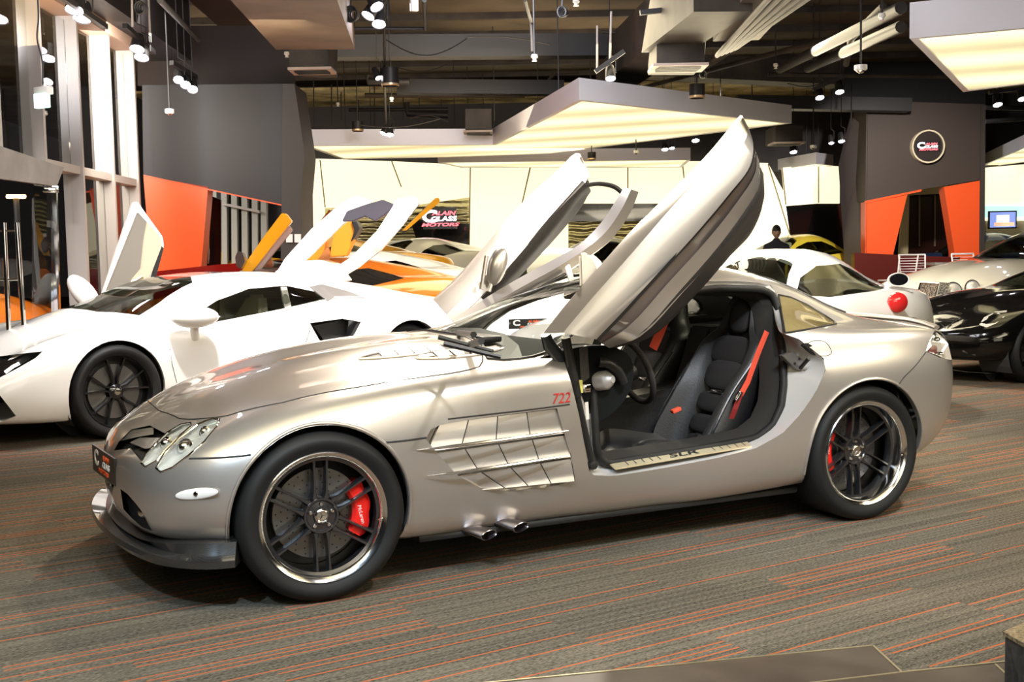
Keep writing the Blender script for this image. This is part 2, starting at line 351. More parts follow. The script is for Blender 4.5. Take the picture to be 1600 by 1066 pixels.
# outlines read off on the near side
DOOR = [(871, 532), (880, 560), (893, 600), (905, 650), (914, 700), (920, 735), (928, 743), (960, 744), (1040, 731), (1120, 716), (1180, 701), (1222, 678), (1252, 646), (1275, 612), (1290, 578), (1287, 560), (1268, 545), (1248, 530), (1226, 522), (1220, 480), (1213, 458), (1204, 446), (1190, 442), (1150, 439), (1100, 440), (1040, 446), (980, 462), (930, 490), (895, 512)]
QWIN = [(1216, 461), (1226, 521), (1262, 515), (1308, 506), (1290, 494), (1262, 477), (1236, 465)]
cut = [sight_prism(DOOR, -1.3, -.36), cyl((0, -.85, .335), (0, 1, 0), .354, 1.0, 64), cyl((2.7, -.85, .335), (0, 1, 0), .356, .9, 64)]
cut += [mirrored(c) for c in cut]
wind = [(.80, .68), (.86, .50), (.885, .30), (.88, 0), (.885, -.30), (.86, -.50), (.80, -.68), (.88, -.74), (1.02, -.73), (1.50, -.50), (1.66, -.44), (1.71, -.25), (1.725, 0), (1.71, .25), (1.66, .44), (1.50, .50), (1.02, .73), (.88, .74)]
rearw = [(2.62, .30), (2.98, .40), (3.06, .36), (3.08, 0), (3.06, -.36), (2.98, -.40), (2.62, -.30), (2.55, -.26), (2.53, 0), (2.55, .26)]
def vprism(P, z0, z1): return meshof(*prismv([Vector((x, y, z0)) for x, y in P], [Vector((x, y, z1)) for x, y in P]))
qc = sight_prism(QWIN, -1.0, -.35)
glasscut = [vprism(wind, .8, 1.5), vprism(rearw, .8, 1.5), qc, mirrored(qc)]
# grille and lower intakes
grill = meshof(*prismv([Vector((-1, y, z)) for y, z in ((.20, .50), (.24, .42), (.16, .345), (-.16, .345), (-.24, .42), (-.20, .50))], [Vector((-.62, y, z)) for y, z in ((.20, .50), (.24, .42), (.16, .345), (-.16, .345), (-.24, .42), (-.20, .50))]))
GILL = [(665, 686), (673, 672), (690, 663), (740, 655), (800, 647), (870, 638), (888, 700), (900, 752), (850, 762), (790, 768), (750, 762), (716, 744), (690, 716)]
gc = sight_prism(GILL, -1.2, -.835)
HL1 = [(244, 732), (252, 738), (270, 731), (295, 712), (320, 690), (338, 668), (343, 655), (332, 654), (308, 664), (280, 685), (258, 708)]
HL2 = [(221, 724), (228, 730), (246, 720), (256, 706), (282, 680), (300, 665), (298, 661), (284, 663), (262, 676), (240, 697), (227, 712)]
def hp(pts, d0, d1): return meshof(*prismv([at(*p, hd(p)-d0) for p in pts], [at(*p, hd(p)+d1) for p in pts]))
def hd(p): q = hit(*p); return (q-CP).dot(_f)
hlc = [hp(HL1, .3, .10), hp(HL2, .3, .10)]
SM = [(274, 771), (282, 767), (302, 764), (326, 765), (340, 770), (333, 776), (308, 780), (285, 778)]
TL = [(1461, 516), (1471, 521), (1482, 538), (1488, 563), (1468, 559), (1446, 549), (1452, 532)]
tlc = hp(TL, .3, .12)
WING = [(205, 671), (234, 665), (263, 680), (244, 697), (227, 715), (220, 720), (204, 701), (178, 704), (186, 690)]
LOWI = [(188, 764), (199, 772), (213, 788), (222, 800), (232, 820), (238, 830), (222, 824), (206, 810), (193, 796)]
nosec = [hp(WING, .2, .16), hp(LOWI, .2, .2)]; nosec += [mirrored(c) for c in nosec]
bodycut = cut + nosec + glasscut + [grill, gc, mirrored(gc), tlc, mirrored(tlc)] + hlc + [mirrored(h) for h in hlc]
# hood panel outline in plan, drawn on the skin
HOOD = [(-.50, 0), (-.50, .20), (-.44, .40), (-.30, .62), (-.10, .735), (.2, .775), (.6, .79), (.72, .775), (.78, .69), (.84, .50), (.865, .30), (.86, 0)]
HOODF = [Vector((x, y, 0)) for x, y in HOOD] + [Vector((x, -y, 0)) for x, y in HOOD[-2:0:-1]]
hoodp = vprism([(p.x, p.y) for p in HOODF], .45, 1.4)
body = boolean(shell, bodycut + [hoodp])
hood = boolean(boolean(shell, [hoodp.copy()], 'INTERSECT'), [c.copy() for c in hlc+nosec])
bo = link('body', body, silver, slr, 28); hoodo = link('hood', hood, silver, slr, 28)
thin = shelled(solid, .005)
def glasspart(name, cutter, m, th=None): 
    return link(name, boolean(thin, [cutter.copy()], 'INTERSECT'), m, slr, 30)
glasspart('windscreen', glasscut[0], screeng); glasspart('rear_window', glasscut[1], glass)
tag(glasspart('quarter_window', glasscut[2], mat('tinted_glass', (.30, .24, .11), 0, .05, 1, alpha=.78)))
glasspart('quarter_window', glasscut[3], MATS['tinted_glass'])
for c in hlc + [mirrored(h) for h in hlc]: glasspart('headlight_lens', c, clearg)
_cr = [[BV.ray_cast(Vector((x, y, 2)), Vector((0, 0, -1)))[0]-Vector((0, 0, .03)) for x in (xf, xf+.09, xf+.17)] for y, xf in ((-.71, .84), (-.66, .81), (-.50, .865), (-.30, .89), (0, .885), (.30, .89), (.50, .865), (.66, .81), (.71, .84))]
v, f = grid(_cr); k_ = len(v); v += [q-Vector((0, 0, .01)) for q in v]; f += [tuple(k_+i for i in q[::-1]) for q in f]; pyo('cowl_panel', v, f, blackt, slr)
box('wiper_motor_cover', (.93, -.34, .945), (.10, .22, .03), blackt, slr, bev=.01)
def ztop(x, y): p, n, i, d = BV.ray_cast(Vector((x, y, 2)), Vector((0, 0, -1))); return p, n
def seamline(name, pts, r=.0028, m=seam, n=6, par=None): return tube(name, pts, r, m, par or slr, n)
L_ = [ztop(p.x, p.y)[0] for p in resample([Vector(q) for q in HOODF], 90)]; seamline('hood_seam', L_ + [L_[0]], .003, par=hoodo)
def hline(P, n=24): 
    out = []
    for p in spline([Vector((a, b, 0)) for a, b in P], 8): out.append(hit(p.x, p.y))
    return out
seamline('fender_seam', hline([(296, 717), (330, 716), (365, 714), (392, 711)]), .004)
seamline('fender_seam', hline([(597, 692), (620, 690), (645, 687), (666, 684)]), .004)
seamline('fender_seam', hline([(700, 655), (760, 648), (830, 640), (890, 632)]), .0035)
seamline('bumper_seam', hline([(1447, 550), (1430, 572), (1412, 590), (1402, 605)]), .003)
# fuel flap outline on the quarter
seamline('fuel_flap_seam', hline([(1262, 537), (1270, 533), (1288, 534), (1296, 542), (1299, 552), (1292, 556), (1280, 556)]), .002)
# windscreen surround seal, rear window seal, quarter window seal
def closedtop(P, r, name): L = [ztop(x, y)[0] for x, y in [(q.x, q.y) for q in resample([Vector((a, b, 0)) for a, b in P], 60)]]; return tube(name, L+[L[0]], r, blackt, slr, 6)
closedtop(wind, .008, 'windscreen_seal'); closedtop(rearw, .008, 'rear_window_seal')
qs = [hit(*p[:2]) for p in resample([Vector((a, b, 0)) for a, b in QWIN], 40)]; tube('quarter_window_seal', qs+[qs[0]], .006, blackt, slr, 6)
tube('quarter_window_seal', [Vector((p.x, -p.y, p.z)) for p in qs+[qs[0]]], .006, blackt, slr, 6)
# wheel arch lips and liners
for x in (0, 2.7):
    for s in (-1, 1):
        aa, ab = (-.30, pi+.22) if x < 1 else (-.02, pi+.25)
        prof = [(.362, -.02), (.368, .0), (.40, .30), (.40, .42)]
        b = bmesh.new(); n = 40; R0 = []
        for r, dy in ((.366, .10), (.395, .12), (.40, .42), (.0, .42)):
            R0.append([b.verts.new((x+r*cos(aa+(ab-aa)*k/n), s*(.93-dy), .335+r*sin(aa+(ab-aa)*k/n))) for k in range(n+1)])
        for A, B in zip(R0, R0[1:]):
            for k in range(n): b.faces.new((A[k], A[k+1], B[k+1], B[k]))
        bmo('wheel_arch_liner', b, seam, slr, 40)
# arch lip following the body skin
for cx in (0, 2.7):
    for s in (-1, 1):
        L = []
        for k in range(41):
            a = pi*k/40*1.14-.22; r = .362; q = Vector((cx+r*cos(a), -1.5, .335+r*sin(a))); p, n, i, d = BV.ray_cast(q, Vector((0, 1, 0)))
            if p is not None and p.z > .2: L.append(Vector((p.x, (p.y-.002)*-s if s > 0 else p.y-.002, p.z)))
        tube('wheel_arch_lip', L, .007, silver, slr, 8)
# floor pan
fl = [(-.35, .45), (-.35, -.45), (.42, -.45), (.5, -.74), (2.2, -.74), (2.3, -.5), (3.1, -.5), (3.1, .5), (2.3, .5), (2.2, .74), (.5, .74), (.42, .45)]
slab('floor_pan', [Vector((x, y, .20)) for x, y in fl], (0, 0, .03), blackt, slr)
# bulkheads
box('bulkhead', (.98, 0, .52), (.03, 1.56, .60), blackt, slr)
box('engine_cover', (.42, 0, .56), (1.0, .9, .30), blackt, slr, bev=.02)
slab('rear_bulkhead', [Vector((2.60, y, z)) for y, z in ((-.72, .22), (.72, .22), (.70, .86), (-.70, .86))], (.03, 0, 0), leather, slr)
slab('parcel_shelf', [Vector((2.58, -.68, .86)), Vector((2.58, .68, .86)), Vector((3.05, .45, .90)), Vector((3.05, -.45, .90))], (0, 0, .02), leather, slr)
# door jambs: ring between the outer cut on the skin and the inner opening
INN = [(922, 560), (924, 600), (927, 650), (930, 700), (936, 720), (950, 724), (1000, 716), (1100, 700), (1180, 684), (1205, 664), (1218, 635), (1222, 600), (1221, 560), (1217, 510), (1212, 476), (1203, 459), (1185, 452), (1120, 450), (1060, 457), (1000, 474), (960, 495), (935, 525)]
def inn3(px, py):
    # the inner opening leans in with the side glass
    p = onY(px, py, -.78); t = min(1, max(0, (p.z-.45)/.65)); return onY(px, py, -.80+.255*t**1.6)
NJ = 96
out3 = [hit(*p[:2]) for p in resample([Vector((a, b, 0)) for a, b in DOOR], NJ)]
in3 = resample([inn3(*p) for p in INN], NJ)
# start both rings at their lower front corner
def roll(L, key): k = min(range(len(L)), key=lambda i: key(L[i])); return L[k:]+L[:k]
key = lambda p: (p-Vector((1.16, p.y, .36))).length
out3 = roll(out3, key); in3 = roll(in3, lambda p: (p-Vector((1.27, p.y, .40))).length)
rows = [[Vector(p) for p in out3], [o.lerp(i, .10)+Vector((0, .035, 0)) for o, i in zip(out3, in3)], [o.lerp(i, .5)+Vector((0, .04, 0)) for o, i in zip(out3, in3)], [o.lerp(i, .92)+Vector((0, .02, 0)) for o, i in zip(out3, in3)], [Vector(p) for p in in3], [p+Vector((0, .05, 0)) for p in in3]]
cols = [spline(c, [2, 3, 3, 2, 2]) for c in zip(*rows)]; rows = [list(r) for r in zip(*cols)]
v, f = grid(rows, True); jo = pyo('door_jamb', v, f, jamb_lit, slr, 40); 
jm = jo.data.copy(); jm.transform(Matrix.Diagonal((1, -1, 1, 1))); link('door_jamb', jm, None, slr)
sl = [p+Vector((0, -.012, 0)) for p in in3]
bm = bmesh.new(); addtube(bm, sl+sl[:2], .019, 8, False); so = bmo('door_seal', bm, rubber, slr, 50)
sm = so.data.copy(); sm.transform(Matrix.Diagonal((1, -1, 1, 1))); link('door_seal', sm, None, slr)
# inner carpeted sill behind the seal
rows = [in3, [p+Vector((0, .03, 0))*1+(Vector((1.75, p.y, .75))-p)*.07 for p in in3], [p+Vector((0, .10, 0))+(Vector((1.75, p.y, .75))-p)*.10 for p in in3]]
v, f = grid(rows, True); pyo('inner_sill', v, f, mat('sill_carpet', (.016, .014, .012), 0, .9), slr, 40)
# sill plate with lettering
cream = mat('satin_sill_plate', (.80, .70, .48), .6, .3)
sp = [(950, 733), (1168, 687), (1173, 692), (960, 739)]
def jamb(px, py, y=-.85): return onY(px, py, y)
sy = -.845
P = [jamb(950, 725, sy+.03), jamb(1166, 690, sy+.03), jamb(1175, 699, sy-.03), jamb(962, 735, sy-.03)]
slab('sill_plate', P, (0, 0, .006), cream, slr, .0015)
zc = (P[0]+P[1]+P[2]+P[3])/4; ux = (P[1]-P[0]).normalized(); nz = ux.cross((P[0]-P[3])).normalized()
text('sill_lettering', 'SLR', .05, blackt, orient(zc+nz*.0075, nz, ux), slr, .0006, .001, .2, 2.0)
for k in (-7, -6, -5, -4, -3, 4, 5, 6, 7, 8): box('sill_groove', zc+ux*(k*.042)+nz*.007, (.004, .03, .001), blackt, slr, R=orient(Vector(), nz, ux).to_3x3())
# 722 badge
p, n = hitn(876, 623); text('fender_badge', '722', .062, badger, orient(p+n*.002, n, Vector((1, 0, .02))), slr, .001, .0, .25, .95)
# --------------------------- side gills
gilly = -.872
gb = [onY(*p, gilly+.030) for p in GILL]; slab('gill_recess', gb, (0, .012, 0), silver, slr)
bands = [((688, 662), (870, 639), (668, 706), (885, 677)), ((676, 709), (886, 680), (702, 743), (892, 714)), ((708, 745), (892, 717), (754, 766), (898, 752))]
def gp(b, u, v):
    tl, tr, bl, br = [Vector((*q, 0)) for q in b]; p = tl.lerp(tr, u).lerp(bl.lerp(br, u), v); return p.x, p.y
for bi, b in enumerate(bands):
    us = [0, .24, .49, .74, 1.0]
    for a0, a1 in zip(us, us[1:]):
        rows = []
        for iv in range(6):
            v_ = iv/5; r_ = []
            for iu in range(5):
                u_ = iu/4; y_ = gilly+.012-.018*u_-.004*sin(pi*v_)-(.012*max(0, v_-.75)/.25)
                r_.append(onY(*gp(b, a0+(a1-a0)*u_, v_), y_))
            rows.append(r_)
        n_ = 5; v, f = grid(rows); k_ = len(v); v += [q+Vector((0, .014, 0)) for q in v]; f += [tuple(k_+i for i in q[::-1]) for q in f]
        ring = list(range(5)) + [n_*r+4 for r in range(1, 6)] + [25+i for i in (3, 2, 1, 0)] + [n_*r for r in range(4, 0, -1)]
        f += [(ring[i], ring[i-1], k_+ring[i-1], k_+ring[i]) for i in range(len(ring))]
        gp_ = pyo('gill_panel', v, f, silver, slr, 35)
        tube('gill_seam', [rows[i][4]+Vector((.001, -.0005, 0)) for i in range(6)], .0022, seam, gp_, 5)
for (a, b_) in (((641, 705), (888, 673)), ((668, 744), (889, 712))):
    A = onY(*a, -.915); B = onY(*b_, -.905); n = 14
    tube('gill_strake', [A.lerp(B, k/n)+Vector((0, -.018*sin(pi*(k/n)**.7), 0)) for k in range(n+1)], [.001+.006*min(1, k/n*4, (n-k)/n*6+.1) for k in range(n+1)], polish, slr, 8)
# side indicator lens
p, n = hitn(307, 772)
bm = bmesh.new(); bmesh.ops.create_uvsphere(bm, u_segments=24, v_segments=12, radius=1); o = bmo('side_marker', bm, mat('marker_lens', (.85, .83, .80), 0, .15, 1), slr, 60); o.matrix_basis = orient(p, n, Vector((1, 0, .03))) @ Matrix.Diagonal((.094, .021, .006, 1))
lathe('side_marker_bulb', [(0, .004), (.008, .003), (.010, 0)], chrome, o, 12); o.children[0].matrix_basis = Matrix.Diagonal((1/.094, 1/.021, 1/.006, 1)) @ Matrix.Translation((0, 0, .006))
# headlight internals
refl = mat('reflector', (.85, .84, .82), .15, .3)
for HL in (HL1, HL2):
    pts = [hit(*p) for p in HL]; c = sum(pts, Vector())/len(pts); dd = (c-CP).normalized()
    back = [c.lerp(p, .72)+dd*.05 for p in pts]; front = [c.lerp(p, 1.0)+dd*.004 for p in pts]
    for s in (1, -1):
        R = [[Vector((q.x, q.y*s, q.z)) for q in r] for r in (front, [a.lerp(b, .6) for a, b in zip(front, back)], back, [c.lerp(p, .05)+dd*.055 for p in pts])]
        v, f = grid(R, True); v += [Vector((c.x+dd.x*.055, s*(c.y+dd.y*.055), c.z+dd.z*.055))]
        hb = pyo('headlight_bowl', v, f, refl, slr, 50)
        for t, rr in ((-.022, .032), (.075, .022)) if HL is HL1 else ((0, .026),):
            ax = (pts[6]-pts[0]).normalized() if HL is HL1 else (pts[6]-pts[0]).normalized()
            q = c+ax*t+dd*.035; q = Vector((q.x, q.y*s, q.z)); nn = Vector((-.6, -.55*s, .35))
            lathe('projector_lamp', [(0, rr*.75), (rr*.45, rr*.62), (rr*.75, rr*.3), (rr*.82, 0), (rr*1.15, -.002), (rr*1.15, -.02), (rr*.6, -.05), (0, -.05)], chrome, hb, 20, orient(q, nn))
        tube('headlight_rim', [Vector((q.x, q.y*s, q.z)) for q in pts+[pts[0]]], .005, chrome, hb, 6)
# tail lamps
pts = [hit(*p) for p in TL]; c = sum(pts, Vector())/len(pts); dd = (c-CP).normalized()
tlred = mat('tail_lamp_red', (.16, .015, .015), 0, .2, 1)
for s in (-1, 1):
    m_ = lambda q: Vector((q.x, -q.y*s, q.z)); dv = m_(dd)
    tl = slab('tail_lamp', [m_(c.lerp(q, .98)+dd*.065) for q in pts], dv*.02, mat('lamp_silver', (.45, .42, .40), .8, .3), slr)
    slab('red_lamp_band', [m_(hit(*q)+dd*.06) for q in ((1448, 549), (1456, 540), (1470, 541), (1484, 550), (1486, 561), (1468, 557))], dv*.012, tlred, tl)
    for k, (px, py) in enumerate(((1463, 531), (1477, 546), (1470, 554))): q = m_(hit(px, py)+dd*.05); lathe('lamp_bulb', [(0, .02), (.012, .012), (.016, 0), (.013, -.02)], chrome, tl, 16, orient(q, (.7, .6*s, .2)))
    link('tail_lamp_lens', boolean(thin, [(tlc if s == -1 else mirrored(tlc)).copy()], 'INTERSECT'), clearg, tl, 30)
# nose: grille fins, star, front lower
for s in (-1, 1):
    m_ = lambda q: Vector((q.x, -q.y*s, q.z))
    def nz_(q, k): h_ = hit(*q); return m_(h_+(h_-CP).normalized()*k)
    slab('grille_backing', [nz_(q, .10) for q in WING], m_(D(220, 690)*.01), blackt, slr)
    slab('grille_wing', [nz_(q, .012) for q in ((186, 690), (205, 672), (240, 668), (240, 679), (216, 683))], m_(D(220, 690)*.012), silver, slr, .002)
    slab('grille_wing', [nz_(q, .020) for q in ((202, 692), (218, 684), (252, 684), (241, 699), (228, 702))], m_(D(220, 690)*.012), silver, slr, .002)
    slab('intake_backing', [nz_(q, .12) for q in LOWI], m_(D(210, 800)*.01), blackt, slr)
    lathe('fog_lamp', [(0, .01), (.018, .006), (.022, 0), (.022, -.02)], chrome, slr, 16, orient(nz_((222, 800), .07), (-.8, -.5*s*-1 if 0 else .5*s, .1)))
# --------------------------- wheels
disc_m = mat('brake_disc', (.22, .22, .22), .9, .35)
def make_tyre(par, R=.331, r=.250, w=.25, M=None, m=rubber):
    prof = [(r-.004, -.012), (r+.010, 0), (r+.030, .008), ((R+r)/2+.005, .012), (R-.022, .006), (R-.006, -.012), (R, -.035), (R+.0005, -w/2), (R, -w+.035), (R-.006, -w+.01), (R-.03, -w), (r, -w+.01), (r-.006, -w+.03), (r-.006, -.03)]
    return lathe('tyre', prof, m, par, 72, M, 40, True)
def slr_wheel(name, loc, s, rec, w, steer=0, ca_=2):
    ax = Vector((0, s, 0)); ax = Matrix.Rotation(radians(steer), 3, 'Z') @ ax
    M = orient(loc, ax, (1, 0, 0)); 
    # polished outer rim and lip
    wo = lathe(name, [(.232, -.014), (.238, -.006), (.252, .002), (.256, -.002), (.256, -.02), (.245, -.03), (.240, -.20), (.228, -.20), (.226, -rec-.05), (.228, -rec), (.230, -.02)], polish, slr, 72, None, 30, True); wo.matrix_basis = M
    make_tyre(wo, w=w)
    # brake disc
    lathe('brake_disc', [(.07, -rec-.06), (.178, -rec-.06), (.178, -rec-.09), (.07, -rec-.09)], disc_m, wo, 48, None, 30, True)
    d = bmesh.new()
    for k in range(24):
        for j, rr in enumerate((.095, .12, .145, .165)):
            a = 2*pi*(k+j*.25)/24; addlathe(d, [(0, .0004), (.0036, .0004)], 6, Matrix.Translation((rr*cos(a), rr*sin(a), -rec-.06)))
    ho = bmo('disc_holes', d, blackt, wo); tag(ho, kind='stuff')
    lathe('wheel_barrel', [(.227, -.21), (.0, -.21)], blackt, wo, 48)
    # caliper
    cb = bmesh.new(); n = 14; a0, a1 = -.62, .62; lay = []
    for z, ro, ri in ((-rec-.018, .196, .118), (-rec-.012, .190, .126), (-rec-.012, .150, .130)): pass
    rows = []
    for k in range(n+1):
        a = a0+(a1-a0)*k/n; e = .0 if 0 < k < n else .006; bulge = .010*abs(sin(2.5*pi*k/n))
        rows.append([Vector((r_*cos(a), r_*sin(a), z)) for r_, z in ((.128+e, -rec-.05), (.130+e, -rec-.022), (.142, -rec-.012), (.182, -rec-.012), (.196-e+bulge, -rec-.022), (.200-e+bulge, -rec-.05), (.200-e, -rec-.10), (.128+e, -rec-.10))])
    v, f = grid(rows, True); f += [tuple(range(8)), tuple(range(n*8+7, n*8-1, -1))]
    ca = pyo('brake_caliper', v, f, redp, wo, 35); ca.rotation_euler = (0, 0, radians(ca_))
    text('caliper_lettering', 'McLaren', .022, white, Matrix.Translation((.162, -.02, -rec-.0118)) @ Matrix.Rotation(radians(-80), 4, 'Z'), ca, .0005, 0, .2)
    # six twin spokes
    for k in range(6):
        for q in (-1, 1):
            sb = bmesh.new(); rows = []
            for t in range(7):
                r = .066+(.229-.066)*t/6; y = q*(.0235+.002*t/6); hw = .0052+.0045*abs(t/3-1)**3+ (.004 if t == 0 else 0); z = -rec+.004*sin(pi*t/6)+ (.012*(t/6)**2)
                rows.append([Vector((r, y-hw, z-.006)), Vector((r, y-hw*.6, z)), Vector((r, y+hw*.6, z)), Vector((r, y+hw, z-.006)), Vector((r, y+hw*1.3, z-.035)), Vector((r, y-hw*1.3, z-.035))])
            v, f = grid(rows, True); so_ = pyo('spoke', v, f, gun, wo, 30); so_.rotation_euler = (0, 0, radians(30+60*k))
        # web closing the end of each spoke pair at the rim
    lathe('spoke_ring', [(.218, -rec+.012), (.229, -rec+.016), (.229, -rec-.03), (.219, -rec-.03)], gun, wo, 72, None, 30, True)
    lathe('hub', [(0, -rec+.006), (.030, -rec+.006), (.034, -rec-.001), (.056, -rec-.004), (.061, -rec+.003), (.068, -rec+.003), (.072, -rec-.004), (.072, -rec-.05), (0, -rec-.05)], gun, wo, 48)
    cap = lathe('centre_cap', [(0, .004), (.024, .003), (.0275, 0), (.0275, -.004)], chrome, wo, 32, Matrix.Translation((0, 0, -rec+.007)))
    tb = bmesh.new(); addlathe(tb, [(.0205, .0045), (.0222, .0055), (.0238, .0045)], 32)
    for a in (90, 210, 330):
        a = radians(a); p = [Vector((cos(a)*.021, sin(a)*.021, .005)), Vector((cos(a+1.05)*.003, sin(a+1.05)*.003, .005)), Vector((0, 0, .0075)), Vector((cos(a-1.05)*.003, sin(a-1.05)*.003, .005))]
        V = [tb.verts.new(q) for q in p]; tb.faces.new((V[0], V[1], V[2])); tb.faces.new((V[0], V[2], V[3]))
    st_ = bmo('star_emblem', tb, polish, wo, None, Matrix.Translation((0, 0, -rec+.007)) @ Matrix.Rotation(radians(20), 4, 'Z'))
    for k in range(5):
        a = radians(90+72*k); lathe('lug_nut', [(0, .006), (.005, .006), (.0075, .002), (.0085, -.004)], polish, wo, 12, Matrix.Translation((.046*cos(a), .046*sin(a), -rec+.002)))
    lathe('valve', [(0, .01), (.004, .009), (.004, 0)], chrome, wo, 8, Matrix.Translation((.222*cos(-.15), .222*sin(-.15), -.012)))
    return wo
slr_wheel('wheel', Vector((0, -.925, .331)), -1, .045, .25, 0)
slr_wheel('wheel', Vector((2.7, -.918, .331)), -1, .085, .28, 0, 176)
slr_wheel('wheel', Vector((0, .925, .331)), 1, .045, .25, 0, 178)
slr_wheel('wheel', Vector((2.7, .918, .331)), 1, .085, .28)
# --------------------------- carbon front splitter
def spl():
    prof = []
    plan = [(.06, -.955, .20), (-.22, -.955, .20), (-.36, -.95, .20), (-.47, -.93, .195), (-.58, -.87, .185), (-.67, -.76, .18), (-.735, -.60, .19), (-.765, -.40, .205), (-.79, -.20, .235), (-.80, 0, .25)]
    pts = spline([Vector(p) for p in plan], 4); pts += [Vector((p.x, -p.y, p.z)) for p in pts[-2::-1]]
    rows = []
    for p in pts:
        c = Vector((.2, 0, p.z)); i = (c-p); i.z = 0; i.normalize()
        rows.append([p+Vector((0, 0, .045)), p+Vector((0, 0, .01))-i*.012, p+Vector((0, 0, -.02)), p+i*.03+Vector((0, 0, -.025)), p+i*.25+Vector((0, 0, -.01)), p+i*.25+Vector((0, 0, .005)), p+i*.05+Vector((0, 0, .0)), p+i*.012+Vector((0, 0, .04))])
    v, f = grid(rows, True); n = len(rows); f += [tuple(range(8))[::-1], tuple(range((n-1)*8, n*8))]
    return v, f
rows = []
plan = [(-.345, -.925, .0), (-.41, -.915, 0), (-.49, -.87, 0), (-.58, -.77, 0), (-.645, -.62, 0), (-.695, -.42, 0), (-.725, -.20, 0), (-.735, 0, 0)]
pts = spline([Vector(p) for p in plan], 4); pts += [Vector((p.x, -p.y, p.z)) for p in pts[-2::-1]]
for p in pts:
    a = abs(p.y); up = .27 if a > .5 else .27; lip = min(1, max(0, (.88-a)/.3)); i = Vector((.1, 0, 0))-p; i.z = 0; i.normalize()
    zt = .275-.03*lip; zl = .185+.035*lip*(1-a); 
    rows.append([p+i*.03+Vector((0, 0, zt)), p+i*(.012+.05*lip)+Vector((0, 0, (zt+zl)/2+.005)), p-i*.03*lip+Vector((0, 0, zl+.03+.01*lip)), p-i*.035*lip+Vector((0, 0, zl+.02)), p-i*.02*lip+Vector((0, 0, zl)), p+i*.1+Vector((0, 0, zl)), p+i*.14+Vector((0, 0, zt))])
cols = [spline(c, 1) for c in zip(*rows)]
v, f = grid(rows, True); n = len(rows); f += [tuple(range(7))[::-1], tuple(range((n-1)*7, n*7))]
pyo('front_splitter', v, f, carbon, slr, 35)
# number plate of the dealer
def dealer_plate(name, M, w, h, par=None, glow=0):
    p = box(name, (0, 0, 0), (w, h, .008), mat('plate_black', (.02, .02, .02), 0, .3), par); p.matrix_basis = M
    a = mat('sign_white', (.9, .9, .9), 0, .5) if not glow else mat('lit_white', (.9, .9, .9), emit=(1, .9, .98), es=3)
    r = mat('sign_red', (.85, .12, .03), 0, .5) if not glow else mat('lit_red', (.9, .1, .05), emit=(1, .12, .16), es=2.2)
    s = h; z = .005
    text('sign_initial', 'C', s*.80, a, Matrix.Translation((-w*.30, s*.08, z)), p, .001, s*.03, 0, 1.35)
    text('sign_text', 'ALAIN', s*.27, r, Matrix.Translation((w*.12, s*.24, z)), p, .001, s*.008, .25, 1.45)
    text('sign_text', 'CLASS', s*.31, a, Matrix.Translation((w*.12, -s*.03, z)), p, .001, s*.010, .1, 1.45)
    text('sign_text', 'MOTORS', s*.22, r, Matrix.Translation((0, -s*.31, z)), p, .001, s*.006, .25, 2.0)
    return p
pc = (at(147, 712, 5.0)+at(188, 738, 4.55))/2
pl0, pl1 = onX(147, 714, -.80), onX(188, 738, -.79)
pA = onY(146, 714, .20); pB = onY(188, 738, -.27); pB.x = min(pB.x, -.69)
px_ = (pB-pA).normalized(); pn_ = px_.cross(Vector((0, 0, 1))).normalized(); 
if pn_.x > 0: pn_ = -pn_
PLM = orient((pA+pB)/2, pn_, px_)
PLW = (pB-pA).length
dealer_plate('front_plate', PLM, PLW, .115, slr)
# exhaust: two oval side pipes
exm = mat('exhaust_chrome', (.42, .40, .44), 1, .2)
for (px, py) in ((768, 830), (818, 818)):
    c = onY(px-10, py+4, -.86); dv = Vector((.35, -.75, -.10)); M = orient(c, dv, (1, .5, 0))
    lathe('exhaust_pipe', [(.034, -.12), (.036, .022), (.033, .024), (.030, .018), (.030, -.10), (0, -.10)], exm, slr, 32, M @ Matrix.Diagonal((1.45, .58, 1, 1)))
    lathe('exhaust_bore', [(0, -.02), (.0295, -.02)], blackt, slr, 24, M @ Matrix.Diagonal((1.45, .58, 1, 1)))
box('rocker_panel', (1.40, -.74, .165), (1.95, .12, .03), blackt, slr, bev=.01); box('rocker_panel', (1.40, .74, .165), (1.95, .12, .03), blackt, slr, bev=.01)
